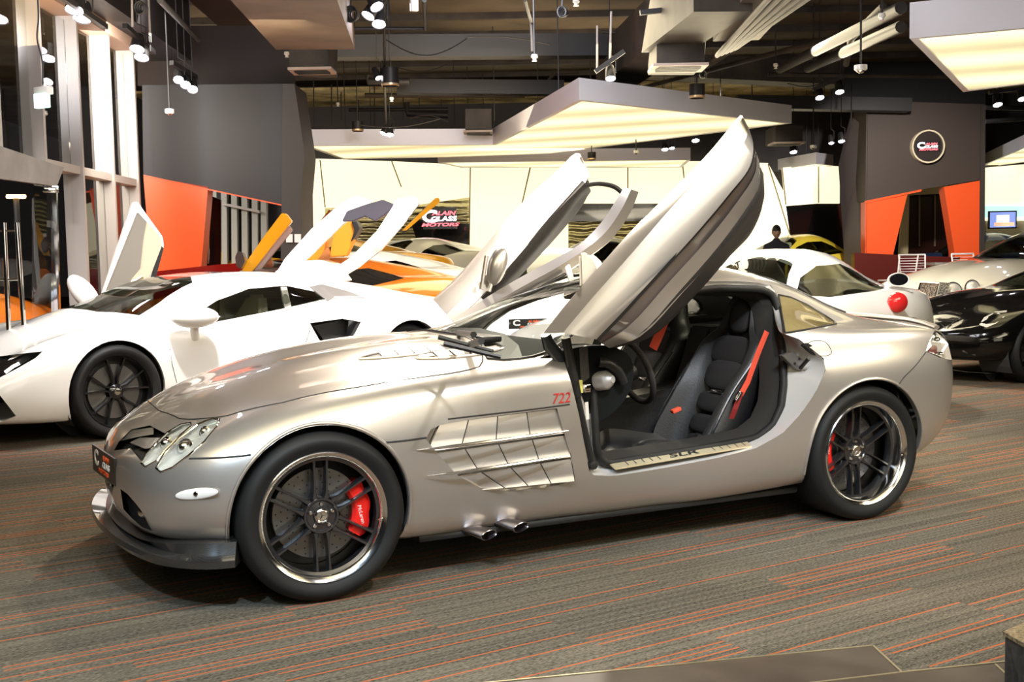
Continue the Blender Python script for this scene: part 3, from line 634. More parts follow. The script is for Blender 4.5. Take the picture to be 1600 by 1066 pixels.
# --------------------------- hood vents: fins in shallow dark slots
def vent(px0, px1, n, s):
    A, B = px0, px1
    for k in range(n):
        a = A.lerp(B, k/n); b = A.lerp(B, (k+1)/n)
        yield a, b
for s in (-1, 1):
    for (x0, y0, x1, y1, n) in ((.30, .46, .86, .50, 7), (.52, .56, .92, .59, 5)):
        A = Vector((x0, y0, 0)); B = Vector((x1, y1, 0)); L = []
        for k in range(17):
            t = k/16; x = x0+(x1-x0)*t; hw = .046*sin(pi*min(1, t*1.0))**.6
            L.append((x, y0+(y1-y0)*t, hw))
        up = [ztop(x, s*(y+h))[0]+Vector((0, 0, .003)) for x, y, h in L]; dn = [ztop(x, s*(y-h))[0]+Vector((0, 0, .003)) for x, y, h in L]
        v, f = grid([up, dn]); vo = pyo('hood_vent', v, f, blackt, hoodo)
        tube('vent_rim', up+dn[::-1]+[up[0]], .006, silver, vo, 6)
        for k in range(n):
            t = (k+.35)/n; i = min(15, int(t*16)); h = L[i][2]*.95
            if h < .012: continue
            a = up[i]; b = dn[i]; c = Vector((.055, 0, .006))
            w = [a+(b-a)*.06+Vector((-.01, 0, .001)), b+(a-b)*.06+Vector((-.01, 0, .001)), b+(a-b)*.06+c, a+(b-a)*.06+c]
            pyo('vent_fin', w+[q+Vector((0, 0, .003)) for q in w], [(0, 1, 2, 3), (7, 6, 5, 4), (0, 4, 5, 1), (1, 5, 6, 2), (2, 6, 7, 3), (3, 7, 4, 0)], silver, vo)
# wipers and cowl
for (p0, p1, p2) in (((728, 541), (752, 533), (782, 558)), ((716, 520), (740, 523), (770, 549))):
    pts = [onZ(*p0, .965), onZ(*p1, 1.01), onZ(*p2, .955)]
    wz = tube('wiper', [pts[0], pts[1]], .014, blackt, slr, 6); tube('wiper_blade', [pts[1]+Vector((-.16, -.03, 0)), pts[2]], [.011, .009], blackt, wz, 6)
cwl = [(.93, -.66), (1.03, -.60), (1.0, 0), (1.03, .60), (.93, .66), (.90, .2), (.90, -.2)]
# --------------------------- doors, swung up about the pillar hinge
door_trim = noisy(mat('door_trim', (.05, .045, .042), 0, .55), 60, (.020, .018, .017), (.032, .028, .026), .05)
flange_shade = paint('shaded_flange_silver', (.20, .165, .15), .5, .4)  # flange: the body silver with the shade of its turned face in the colour
def door_loft(name, secs, m, par, per=5, cper=3, closed=True, ang=30):
    # secs: sections along the door, each a list of (px,py,y)
    R = [[onY(*q[:2], q[2]) for q in s] for s in secs]
    if cper > 1: R = [spline(r, cper, closed) for r in R]
    C = [spline(c, per) for c in zip(*R)]; R = [list(r) for r in zip(*C)]
    v, f = grid(R, closed); n = len(R[0])
    if closed: f += [tuple(range(n))[::-1], tuple(range((len(R)-1)*n, len(R)*n))]
    bm = bmesh.new(); vs = [bm.verts.new(q) for q in v]
    for q in f:
        try: bm.faces.new([vs[i] for i in q])
        except ValueError: pass
    bmesh.ops.recalc_face_normals(bm, faces=bm.faces); return bmo(name, bm, m, par, ang)
nd = slr
# outer skin (belt edge, crown, rocker edge), near door
skin = []
for (l, mid, r, y0) in (((849, 521), (880, 520), (934, 531), -.84), ((884, 476), (920, 472), (966, 498), -.87), ((935, 418), (982, 402), (1030, 428), -.92), ((990, 357), (1040, 335), (1090, 362), -.97), ((1050, 298), (1092, 277), (1138, 305), -1.01), ((1110, 236), (1136, 218), (1172, 259), -1.04), ((1148, 190), (1160, 184), (1177, 226), -1.06), ((1157, 180), (1160, 181), (1170, 200), -1.07)):
    yl, ym, yr = y0, y0-.13, y0-.17
    skin.append([(*l, yl), ((l[0]*.55+mid[0]*.45), (l[1]*.55+mid[1]*.45), yl-.07), (*mid, ym), ((mid[0]+r[0])/2, (mid[1]+r[1])/2, ym-.035), (*r, yr), (*r, yr+.012), ((mid[0]+r[0])/2, (mid[1]+r[1])/2, ym+.0), (*mid, ym+.03), (l[0]*.6+mid[0]*.4, l[1]*.6+mid[1]*.4, yl-.03), (l[0]+2, l[1]+1, yl+.03)])
dsk = door_loft('door', skin, silver, nd, 6, 1)
# inner faces of the near door: flange, sill face, padded trim
def strip(name, A, B, ya, yb, m, th=.02, per=4):
    secs = []
    for a, b in zip(A, B): secs.append([(*a, ya), (*b, yb), (b[0], b[1], yb+th), (a[0], a[1], ya+th)])
    return door_loft(name, secs, m, dsk, per, 1)
R_ = [(934, 531), (966, 498), (1030, 428), (1090, 362), (1138, 305), (1172, 259), (1179, 232)]
F_ = [(940, 537), (981, 511), (1045, 441), (1105, 375), (1150, 318), (1180, 270), (1182, 240)]
S_ = [(952, 544), (1000, 526), (1067, 457), (1125, 392), (1165, 340), (1190, 292), (1186, 250)]
T_ = [(958, 546), (1012, 532), (1085, 464), (1140, 403), (1172, 372), (1191, 325), (1190, 280)]
strip('door_flange', R_, F_, -1.10, -1.04, flange_shade); strip('door_sill_face', F_, S_, -1.05, -.98, silver)
strip('door_gap', [(a-2, b-1) for a, b in R_], [(a+2, b+2) for a, b in R_], -1.115, -1.105, blackt, .004)
secs = []
for (s_, t_, b_) in zip([(944, 528), (985, 512), (1050, 445), (1110, 378), (1152, 325), (1182, 284), (1186, 262)], S_, T_):
    pass
secs = [[(*a, -1.0), (*b, -.99), (b[0]+4, b[1]+4, -.94), (*c, -.84), (c[0]-8, c[1]-2, -.78), (a[0]-2, a[1]-2, -.82)] for a, b, c in zip(
    [(940, 520), (985, 512), (1052, 446), (1112, 380), (1155, 330), (1184, 285), (1187, 262)],
    [(950, 540), (996, 525), (1064, 457), (1123, 393), (1164, 343), (1189, 297), (1189, 268)],
    [(972, 541), (1017, 527), (1090, 458), (1142, 399), (1174, 364), (1192, 318), (1190, 285)])]
door_loft('door_trim_panel', secs, door_trim, dsk, 5, 2)
# hinge cover and gas strut of the near door
tube('gas_strut', [onY(884, 528, -.86), onY(902, 620, -.855)], .020, blackt, dsk, 12); tube('strut_rod', [onY(902, 620, -.855), onY(926, 728, -.84)], .015, blackt, dsk, 10)
lathe('strut_joint', [(0, .02), (.018, .014), (.022, 0), (.018, -.02), (0, -.02)], blackt, dsk, 12, orient(onY(926, 727, -.845), (0, -1, 0)))
tube('hinge_boot', [onY(852, 523, -.80), onY(858, 540, -.79), onY(872, 556, -.80), onY(880, 572, -.80), onY(896, 585, -.80)], [.022, .03, .028, .024, .016], mat('boot_rubber', (.03, .035, .04), 0, .3), dsk, 12)
slab('hinge_plate', [onY(905, 545, -.76), onY(918, 540, -.76), onY(921, 590, -.76), onY(908, 600, -.76)], (0, .02, 0), mat('hinge_metal', (.25, .25, .25), .8, .4), dsk)
slab('door_label', [onY(*q, -.862) for q in ((905, 594), (910, 594), (911, 614), (906, 614))], (0, .001, 0), mat('yellow_label', (.8, .75, .2), 0, .5), slr)
slab('door_label', [onY(*q, -.862) for q in ((914, 629), (919, 628), (921, 655), (916, 656))], (0, .001, 0), white, slr)
box('door_striker', onY(917, 607, -.84), (.03, .02, .035), chrome, slr, bev=.004)
# mirror of the near door, its back seen past the skin
mir = [[onY(*q) for q in r] for r in ([(905, 400, -.70), (906, 402, -.74), (912, 406, -.76), (910, 402, -.70)], [(905, 442, -.72), (907, 446, -.78), (926, 440, -.80), (934, 424, -.74)])]
mo = prism('mirror_housing', [onY(904, 396, -.78), onY(922, 398, -.80), onY(936, 432, -.82), onY(926, 446, -.82), onY(906, 452, -.80)], [onY(904, 396, -.70), onY(918, 394, -.70), onY(934, 424, -.70), onY(926, 440, -.70), onY(908, 446, -.70)], silver, dsk, .012)
prism('mirror_arm', [onY(882, 418, -.78), onY(890, 412, -.78), onY(898, 438, -.80), onY(889, 441, -.80)], [onY(882, 418, -.74), onY(890, 412, -.74), onY(898, 438, -.76), onY(889, 441, -.76)], silver, dsk, .004)
# far door
sk = []
for (l, r, y0) in (((676, 468), (710, 505), .92), ((714, 432), (768, 446), .95), ((752, 390), (812, 397), .98), ((796, 338), (856, 345), 1.01), ((838, 296), (892, 310), 1.03), ((876, 262), (916, 283), 1.05), ((898, 240), (919, 273), 1.06), ((906, 240), (914, 258), 1.07)):
    m1 = (l[0]*.72+r[0]*.28, l[1]*.72+r[1]*.28-1); m2 = (l[0]*.35+r[0]*.65, l[1]*.35+r[1]*.65)
    sk.append([(*l, y0+.14), (*m1, y0+.04), (*m2, y0-.05), (*r, y0-.06), (r[0]+1, r[1]+2, y0-.02), (*m2, y0+.02), (*m1, y0+.10)])
fd = door_loft('door', sk, silver, slr, 6, 1)
ts = [[(*a, .93), (b[0], b[1], .95), (b[0]+3, b[1]+6, 1.05), (*c, 1.12), (c[0]-8, c[1]-3, 1.14), (a[0]-6, a[1]-4, 1.10)] for a, b, c in zip(
    [(752, 466), (800, 410), (850, 352), (900, 300), (914, 286)], [(760, 470), (812, 418), (866, 356), (908, 302), (920, 292)], [(775, 470), (822, 422), (872, 368), (912, 318), (921, 300)])]
door_loft('door_trim_panel', ts, door_trim, fd, 5, 2)
def ptube(name, L, r, m, par, sq=None, n=10, per=4): return tube(name, spline([onY(*q) for q in L], per), r, m, par, n, sq)
ptube('belt_seal', [(748, 462, .93), (800, 406, .95), (850, 352, .97), (900, 300, .99), (919, 284, 1.0)], .010, blackt, fd)
ptube('window_arch', [(913, 290, 1.0), (935, 287, .98), (960, 292, .93), (974, 303, .90)], .022, door_trim, fd, (1.0, .7))
# pillar and roof rail of the far door
pr_ = [[(*a, y), (*b, y-.05), (*c, y), (c[0]-1, c[1]+2, y+.03), (a[0]+1, a[1]+1, y+.05)] for a, b, c, y in (
    ((708, 500), (714, 510), (722, 517), .80), ((752, 470), (758, 482), (764, 492), .80), ((812, 434), (818, 447), (824, 458), .80), ((868, 404), (874, 416), (880, 428), .82), ((905, 382), (914, 390), (922, 400), .84), ((936, 352), (947, 362), (957, 372), .86), ((962, 314), (974, 322), (986, 330), .88), ((975, 293), (986, 296), (998, 300), .89))]
door_loft('door_roof_rail', pr_, silver, fd, 5, 1)
ptube('rail_seal', [(722, 519, .79), (766, 494, .79), (826, 460, .79), (884, 428, .80)], .010, blackt, fd)
mh = bmesh.new(); bmesh.ops.create_uvsphere(mh, u_segments=24, v_segments=16, radius=1)
mo2 = bmo('mirror_housing', mh, silver, fd, 60); c = onY(777, 416, .84); mo2.matrix_basis = orient(c, (-.5, -.8, .1), (.25, -.1, .95)) @ Matrix.Diagonal((.115, .055, .05, 1))
for a, b in (((760, 400), (752, 452)), ((772, 428), (764, 456))): tube('mirror_arm', [onY(*a, .85), onY(*b, .84)], .012, silver, fd, 8)
# far A pillar of the car body seen under the raised door
# --------------------------- interior
padg = noisy(mat('grey_leather_pads', (.05, .05, .05), 0, .45), 120, (.030, .029, .030), (.052, .050, .051), .08)
def seat(y, name='seat'):
    root = None
    # shell: backrest as lofted sections
    def L(zs, m, nm, par):
        rows = []
        for (x, z, w, d, dx) in zs:
            rows.append([Vector((x+dx, y-w, z)), Vector((x-.035+dx, y-w*.82, z)), Vector((x-.0, y-w*.55, z)), Vector((x+.012, y, z)), Vector((x-.0, y+w*.55, z)), Vector((x-.035+dx, y+w*.82, z)), Vector((x+dx, y+w, z)), Vector((x+d, y+w*.85, z)), Vector((x+d+.02, y, z)), Vector((x+d, y-w*.85, z))])
        rows = [spline(r, 2, True) for r in rows]; C = [spline(c, 4) for c in zip(*rows)]; rows = [list(r) for r in zip(*C)]
        v, f = grid(rows, True); n = len(rows[0]); f += [tuple(range(n))[::-1], tuple(range((len(rows)-1)*n, len(rows)*n))]
        return pyo(nm, v, f, m, par, 60)
    back = L([(2.10, .28, .23, .10, -.12), (2.14, .40, .25, .10, -.14), (2.20, .53, .245, .10, -.12), (2.26, .66, .24, .10, -.09), (2.31, .78, .255, .09, -.05), (2.34, .86, .235, .09, -.03), (2.365, .93, .16, .08, -.01), (2.385, 1.01, .125, .07, 0), (2.40, 1.07, .105, .06, 0), (2.41, 1.095, .05, .04, 0)], leather, name, slr)
    # seat cushion
    cu = []
    for (x, z, w) in ((1.60, .33, .20), (1.66, .36, .235), (1.80, .345, .245), (1.95, .315, .245), (2.12, .31, .235)):
        cu.append([Vector((x, y-w, z-.10)), Vector((x, y-w, z+.055)), Vector((x, y-w*.82, z+.075)), Vector((x, y-w*.62, z+.01)), Vector((x, y, z-.005)), Vector((x, y+w*.62, z+.01)), Vector((x, y+w*.82, z+.075)), Vector((x, y+w, z+.055)), Vector((x, y+w, z-.10))])
    cu = [spline(r, 2, True) for r in cu]; C = [spline(c, 4) for c in zip(*cu)]; cu = [list(r) for r in zip(*C)]
    v, f = grid(cu, True); n = len(cu[0]); f += [tuple(range(n))[::-1], tuple(range((len(cu)-1)*n, len(cu)*n))]
    pyo('seat_cushion', v, f, leather, back, 60)
    def pad(nm, x, z, w, h, m, d=.03, tilt=.38):
        b = bmesh.new(); bmesh.ops.create_cube(b, size=1); o = bmo(nm, b, m, back); 
        md = o.modifiers.new('v', 'BEVEL'); md.width = .35; md.segments = 4; me = evalmesh(o); o.modifiers.clear(); o.data = me; shade(me, 60)
        o.matrix_basis = Matrix.Translation((x, y, z)) @ Matrix.Rotation(tilt, 4, 'Y') @ Matrix.Diagonal((d, w, h, 1)); return o
    pad('headrest', 2.37, .985, .15, .17, suede, .05, .22); pad('shoulder_pad', 2.31, .815, .34, .15, suede, .03, .32); pad('back_pad', 2.262, .69, .31, .16, padg, .04, .40); pad('back_pad', 2.20, .555, .28, .11, padg, .04, .42); pad('back_pad', 2.15, .445, .27, .10, padg, .04, .42); pad('back_pad', 2.12, .36, .25, .07, padg, .04, .40)
    for z, x in ((.612, 2.205), (.395, 2.11)): box('belt_slot', (x, y-.02, z), (.02, .09, .018), polish, back, bev=.003)
    for s in (-1, 1): tube('bolster_edge', spline([Vector((1.98, y+s*.24, .38)), Vector((2.03, y+s*.25, .48)), Vector((2.13, y+s*.245, .63)), Vector((2.25, y+s*.255, .78))], 4), .007, gun, back, 6)
    return back
s1 = seat(-.36); s2 = seat(.36)
# belts
def ribbon(nm, P, w, m, par, nrm=Vector((0, -1, 0)), th=.002):
    P = [Vector(p) for p in P]; rows = []
    for i, p in enumerate(P):
        d = (P[min(i+1, len(P)-1)]-P[max(i-1, 0)]).normalized(); s = d.cross(nrm).normalized()*w/2; q = nrm*th
        rows.append([p-s, p+s, p+s+q, p-s+q])
    v, f = grid(rows, True); f += [(3, 2, 1, 0), tuple(range(len(v)-4, len(v)))]; return pyo(nm, v, f, m, par)
ribbon('seat_belt', [onY(1198, 518, -.62), onY(1183, 555, -.62), onY(1168, 597, -.62), onY(1157, 617, -.62)], .030, redbelt, s1)
ribbon('seat_belt', [onY(1158, 612, -.625), onY(1148, 640, -.62), onY(1139, 663, -.60)], .03, mat('dark_red_webbing', (.25, .02, .02), 0, .7), s1)
box('belt_buckle', onY(1153, 619, -.635), (.05, .015, .02), chrome, s1, R=Matrix.Rotation(-.9, 3, 'Y'), bev=.003)
box('buckle_button', onY(1056, 641, -.50), (.05, .03, .018), redbelt, s1, R=Matrix.Rotation(-.3, 3, 'Y'), bev=.004)
ribbon('seat_belt', [onY(1040, 498, .10), onY(1031, 520, .10), onY(1020, 545, .10)], .055, redbelt, s2)
# centre tunnel, dash, steering wheel
tn = []
for (x, w, z) in ((1.10, .14, .62), (1.25, .13, .56), (1.45, .11, .54), (1.70, .10, .56), (2.0, .11, .59), (2.58, .12, .68)):
    tn.append([Vector((x, -w, .22)), Vector((x, -w, z-.03)), Vector((x, -w+.03, z)), Vector((x, w-.03, z)), Vector((x, w, z-.03)), Vector((x, w, .22))])
v, f = grid([list(r) for r in zip(*[spline(c, 4) for c in zip(*tn)])], True); n = 6; k = len(v)//6; f += [tuple(range(6))[::-1], tuple(range((k-1)*6, k*6))]
tno = pyo('centre_tunnel', v, f, leather, slr, 30); box('tunnel_trim', (1.42, 0, .545), (.16, .12, .01), polish, tno, bev=.003)
for k in range(4): lathe('console_knob', [(0, .02), (.012, .018), (.014, 0)], polish, tno, 12, Matrix.Translation((1.38+.03*k, -.03+.02*(k % 2), .55)))
box('starter_cover', (1.36, -.05, .56), (.02, .03, .02), redbelt, tno, bev=.003)
ds = []
for (y, dx) in ((-.76, .05), (-.60, .02), (-.36, 0), (0, -.02), (.36, 0), (.60, .02), (.76, .05)):
    ds.append([Vector((1.00, y, .875)), Vector((1.15+dx, y, .915)), Vector((1.34+dx, y, .905)), Vector((1.42+dx, y, .85)), Vector((1.43+dx, y, .76)), Vector((1.38+dx, y, .66)), Vector((1.26+dx, y, .58)), Vector((1.02, y, .50))])
ds = [spline(r, 3) for r in ds]; ds = [list(r) for r in zip(*[spline(c, 4) for c in zip(*ds)])]
v, f = grid(ds, True); n = len(ds[0]); f += [tuple(range(n))[::-1], tuple(range((len(ds)-1)*n, len(ds)*n))]
dsh = pyo('dashboard', v, f, mat('dash_leather', (.007, .009, .010), 0, .7, spec=.15), slr, 40)
# instrument binnacle and vents
lathe('air_vent', [(0, .035), (.016, .034), (.020, .028), (.028, .022), (.033, .014), (.038, .008), (.043, 0), (.043, -.05)], mat('vent_alloy', (.62, .61, .62), .5, .4), dsh, 32, orient(onY(948, 594, -.79), (.45, -.85, .15)))
bn = bmesh.new(); bmesh.ops.create_uvsphere(bn, u_segments=24, v_segments=14, radius=1); o = bmo('instrument_hood', bn, MATS['dash_leather'], dsh, 60); o.matrix_basis = Matrix.Translation((1.38, -.36, .88)) @ Matrix.Diagonal((.10, .17, .06, 1))
tube('grab_handle', spline([onY(936, 566, -.79), onY(950, 568, -.80), onY(965, 580, -.80), onY(974, 598, -.79)], 4), .022, leather, dsh, 10)
SWM = orient(Vector((1.72, -.36, .745)), (1, 0, .35), (0, 1, 0))
sw = lathe('steering_wheel', [(.162+.016*cos(a*pi/5), .016*sin(a*pi/5)) for a in range(10)], suede, slr, 48, SWM, 60, True)
lathe('airbag_cover', [(0, .02), (.05, .018), (.07, .0), (.05, -.03)], blackt, sw, 24)
for a in (10, 170, 250, 290): 
    a = radians(a); tube('wheel_spoke', [(cos(a)*.05, sin(a)*.05, 0), (cos(a)*.165, sin(a)*.165, 0)], .014, polish if sin(a) < .5 and abs(cos(a)) > .5 else blackt, sw, 8, (1, .5))
tube('steering_column', [Vector((1.72, -.36, .745)), Vector((1.30, -.36, .62))], .045, blackt, slr, 16)
# carpeted footwell and door-side trim
box('footwell_carpet', (1.75, 0, .238), (1.45, 1.45, .012), suede, slr)
ribbon('mat_edging', [Vector((1.32, -.72, .262)), Vector((1.50, -.72, .262)), Vector((1.62, -.62, .262))], .014, redbelt, slr, Vector((0, 0, 1)))
ribbon('mat_edging', [Vector((1.22, -.60, .262)), Vector((1.40, -.70, .262))], .014, redbelt, slr, Vector((0, 0, 1)))
# lock plate in the rear jamb
lp = slab('lock_plate', [onY(*q, -.80) for q in ((1222, 556), (1240, 550), (1268, 574), (1275, 588), (1262, 584), (1244, 577))], (0, .03, 0), mat('lock_metal', (.20, .19, .18), .6, .4), slr, .002)
for q in ((1242, 568), (1249, 561), (1259, 574)): lathe('screw', [(0, .004), (.006, .003), (.007, 0)], blackt, lp, 10, orient(onY(*q, -.802), (0, -1, 0)))
tube('lock_pin', [onY(1251, 575, -.81), onY(1264, 560, -.88)], .010, blackt, lp, 8)
bl = slab('door_catch', [onY(*q, -.865) for q in ((1256, 540), (1262, 536), (1276, 544), (1282, 556), (1276, 557), (1266, 549))], (0, .03, 0), blackt, slr, .002)
# rear spoiler lip and aerial, mirror inside
secs = []
tube('rear_spoiler', [ztop(3.36, y)[0]+Vector((.02*(1-abs(y)), 0, .012)) for y in [-.70+.1*k for k in range(15)]], .02, silver, slr, 8, (1, .6))
box('rear_view_mirror', (1.60, 0, 1.12), (.03, .22, .06), blackt, slr, bev=.01)
box('roof_lining', (2.1, 0, 1.20), (.6, .6, .01), suede, slr)
prism('rear_armrest', [Vector((2.22, -.09, .52)), Vector((2.22, .09, .52)), Vector((2.36, .09, .92)), Vector((2.36, -.09, .92))], [Vector((2.40, -.10, .52)), Vector((2.40, .10, .52)), Vector((2.52, .10, .92)), Vector((2.52, -.10, .92))], suede, slr, .01)
# ================================================================ hall
FH = Vector((sin(YAW), cos(YAW), 0)); RH = Vector((cos(YAW), -sin(YAW), 0))
def wp(px, py, d):                      # point on the upright plane that faces the hall's front at distance d
    v = D(px, py); return CP + v*(d/v.dot(FH))
def hp3(lat, d, z): q = CP+RH*lat+FH*d; return Vector((q.x, q.y, z))
def st(o): return tag(o, kind='structure')
darkp = mat('charcoal_wall', (.019, .016, .018), 0, .5)
whitef = mat('white_frame', (.42, .38, .345), 0, .45)
redw = mat('red_wall', (.92, .11, .025), 0, .35)
ceilm = noisy(mat('ceiling_boards', (.10, .08, .06), 0, .8), 1.1, (.075, .055, .038), (.13, .10, .068))
ductm = noisy(mat('duct_paint', (.05, .045, .04), 0, .6), 3, (.030, .023, .018), (.06, .046, .035))
ductl = noisy(mat('duct_brown', (.2, .14, .10), 0, .6), 2, (.10, .068, .046), (.15, .105, .075))
dark = mat('dark_metal', (.022, .021, .022), .2, .45)
alu = mat('brushed_fascia', (.88, .88, .97), .1, .4)
lampon = mat('lamp_lens', (1, 1, 1), emit=(1, .90, 1), es=28)
stonem = noisy(mat('stone_tile', (.15, .11, .08), 0, .45), 3, (.050, .036, .026), (.085, .062, .045), .05)
# ceiling
CZ = 5.2
st(slab('ceiling', [hp3(-9, -14, CZ), hp3(16, -14, CZ), hp3(30, 36, CZ), hp3(-14, 36, CZ)], (0, 0, .1), ceilm))
tag(slab('dark_soffit', [hp3(-3.75, 8, 4.55), hp3(-2.35, 8, 4.55), hp3(-2.55, 17.5, 4.55), hp3(-4.0, 17.5, 4.55)], (0, 0, .52), mat('maroon_soffit', (.030, .010, .008), 0, .7)), 'dark maroon soffit dropping under the ceiling at the upper left', 'soffit')
# lit insulation band beyond
st(slab('ceiling', [hp3(-8, 24, 4.9), hp3(20, 24, 4.9), hp3(20, 33, 4.9), hp3(-8, 33, 4.9)], (0, 0, .05), noisy(mat('insulation_foil', (.42, .33, .16), .3, .5), 2.5, (.22, .16, .07), (.62, .50, .26), .6)))
# glass curtain wall on the left: line in camera plane coordinates
def gl(d, off=0., z=0.): return hp3(-4.01-.033*d+off, d, z)
GD = (1.6, 2.57, 3.54, 4.51, 5.48, 6.45, 7.42, 8.39, 9.36, 10.33, 11.31, 12.29, 13.19)
gw = empty('wall_left', gl(9)); st(gw)
def lpart(o, par): o.parent = par; o.matrix_parent_inverse = Matrix.Translation(-par.location); return o
for i, d in enumerate(GD):
    a, b = gl(d), gl(d+.05)
    off = (RH*.125)
    zt = 3.78; zb = 2.25 if d < 10.9 else 0
    a.z = b.z = zb; zt -= zb
    m = prism('mullion', [a-off*.6, a+off, b+off, b-off*.6], [p+Vector((0, 0, zt)) for p in (a-off*.6, a+off, b+off, b-off*.6)], whitef); lpart(m, gw)
for i, (d0, d1) in enumerate(zip(GD, GD[1:])):
    for z0, z1 in ((.12, 2.22), (2.30, 3.74)):
        if d1 < 11.5 and z0 < 1: continue
        lpart(prism('window_pane', [gl(d0, 0, z0), gl(d1, 0, z0), gl(d1, .012, z0), gl(d0, .012, z0)], [gl(d0, 0, z1), gl(d1, 0, z1), gl(d1, .012, z1), gl(d0, .012, z1)], clearg), gw)
    if d0 > 9.9: lpart(prism('transom', [gl(d0+.05, -.05, 2.22), gl(d1, -.05, 2.22), gl(d1, .10, 2.22), gl(d0+.05, .10, 2.22)], [gl(d0+.05, -.05, 2.30), gl(d1, -.05, 2.30), gl(d1, .10, 2.30), gl(d0+.05, .10, 2.30)], whitef), gw)
pinkish = mat('window_head', (.40, .27, .20), 0, .6)
st(prism('trim_1', [gl(1, -.08, 3.78), gl(13.6, -.08, 3.78), gl(13.6, .16, 3.78), gl(1, .16, 3.78)], [gl(1, -.08, 3.90), gl(13.6, -.08, 3.90), gl(13.6, .16, 3.90), gl(1, .16, 3.90)], pinkish))
st(prism('wall_left_bulkhead', [gl(1, -.1, 3.9), gl(14.6, -.1, 3.9), gl(14.6, .45, 3.9), gl(1, .45, 3.9)], [gl(1, -.1, CZ), gl(14.6, -.1, CZ), gl(14.6, .45, CZ), gl(1, .45, CZ)], darkp))
# entrance portal: grey header box in front of the glass doors
hd0 = wp(-60, 300, 9.0)
E = [wp(-80, 205, 8.6), wp(0, 228, 9.0), wp(100, 262, 10.3), wp(89, 291, 10.2), wp(0, 279, 8.95), wp(-80, 268, 8.6)]
eh = slab('entrance_header', E, FH*.08-RH*.04, noisy(mat('header_grey', (.17, .155, .15), .2, .5), 4, (.15, .135, .13), (.20, .18, .175))); tag(eh, 'grey box header above the glass entrance doors at left', 'header')
gdr = empty('glass_door', hp3(-4.4, 9.9, 0), 'frameless glass entrance door with tall chrome pull handles', 'door')
def gpart(o): return lpart(o, gdr)
gpart(slab('door_leaf', [wp(-40, 560, 9.1), wp(50, 560, 9.5), wp(50, 287, 9.5), wp(-40, 283, 9.1)], FH*.015, clearg))
gpart(slab('door_leaf', [wp(52, 560, 9.52), wp(92, 560, 10.1), wp(90, 292, 10.1), wp(52, 288, 9.52)], FH*.015, clearg))
for (x0, x1) in ((6, 14), (26, 38)):
    gpart(tube('pull_handle', [wp(x0, 348, 9.0), wp(x1, 520, 9.0)], .019, chrome, None, 12))
gpart(tube('handle_bracket', [wp(0, 361, 9.0), wp(27, 361, 9.0)], .008, chrome, None, 8)); gpart(tube('handle_bracket', [wp(0, 437, 9.0), wp(33, 437, 9.0)], .008, chrome, None, 8))
gpart(box('patch_fitting', wp(80, 296, 9.9), (.12, .03, .06), chrome, None, bev=.004))
gpart(slab('door_stile', [wp(80, 560, 10.15), wp(95, 560, 10.2), wp(88, 300, 10.2), wp(80, 300, 10.15)], FH*.03, mat('mirror_steel', (.75, .78, .85), 1, .08)))
# street outside the glass: asphalt is the floor plane; a lamp and dark hedge
sl_ = empty('street_lamp', hp3(-6.4, 16.0, 0), 'sodium street lamp glowing in the dark beyond the glass doors', 'lamp')
lpart(tube('lamp_post', [hp3(-6.99, 16.0, 0), hp3(-6.99, 16, 2.28)], .04, dark, None, 8), sl_); lpart(box('lamp_head', hp3(-6.99, 16, 2.30), (.26, .2, .05), mat('sodium', (1, .6, .2), emit=(1, .55, .15), es=14), None, bev=.02), sl_)
# left portal
PD = 14.0
def poly(name, pts, d, off, m, **k): return slab(name, [wp(x, y, d) for x, y in pts], FH*off, m, **k)
lp_ = empty('dark_portal', wp(340, 410, PD), 'dark slanted portal with a red tapered leg at left behind the white supercar', 'portal')
def lpp(o): return lpart(o, lp_)
lpp(poly('portal_beam', [(222, 133), (442, 131), (442, 320), (330, 296), (224, 273)], PD, 1.2, darkp))
lpp(poly('portal_leg', [(224, 275), (325, 292), (310, 470), (240, 470)], PD, .25, redw))
lpp(poly('portal_leg', [(442, 131), (460, 131), (472, 212), (476, 240), (471, 300), (474, 470), (438, 470)], PD-.02, .8, mat('portal_side', (.045, .038, .033), 0, .6)))
lpp(poly('portal_rim', [(224, 273), (330, 296), (442, 320), (442, 322), (330, 298), (224, 275)], PD-.01, .06, redw))
for k, x in enumerate((452, 465)):
    so_ = lpp(poly('socket_plate', [(x-5, 366), (x+5, 366), (x+5, 379), (x-5, 379)], PD-.05, .03, white))
lw = tag(poly('red_low_wall', [(235, 425), (345, 413), (475, 405), (475, 480), (235, 480)], PD-.3, .2, mat('red_gloss', (.20, .008, .006), 0, .12, 1)), 'dark red glossy low wall running between the portal legs', 'wall')
st(poly('wall_back_upper_left', [(215, 40), (462, 40), (460, 131), (215, 134)], PD+1.25, .1, mat('maroon_wall', (.016, .009, .009), 0, .7)))
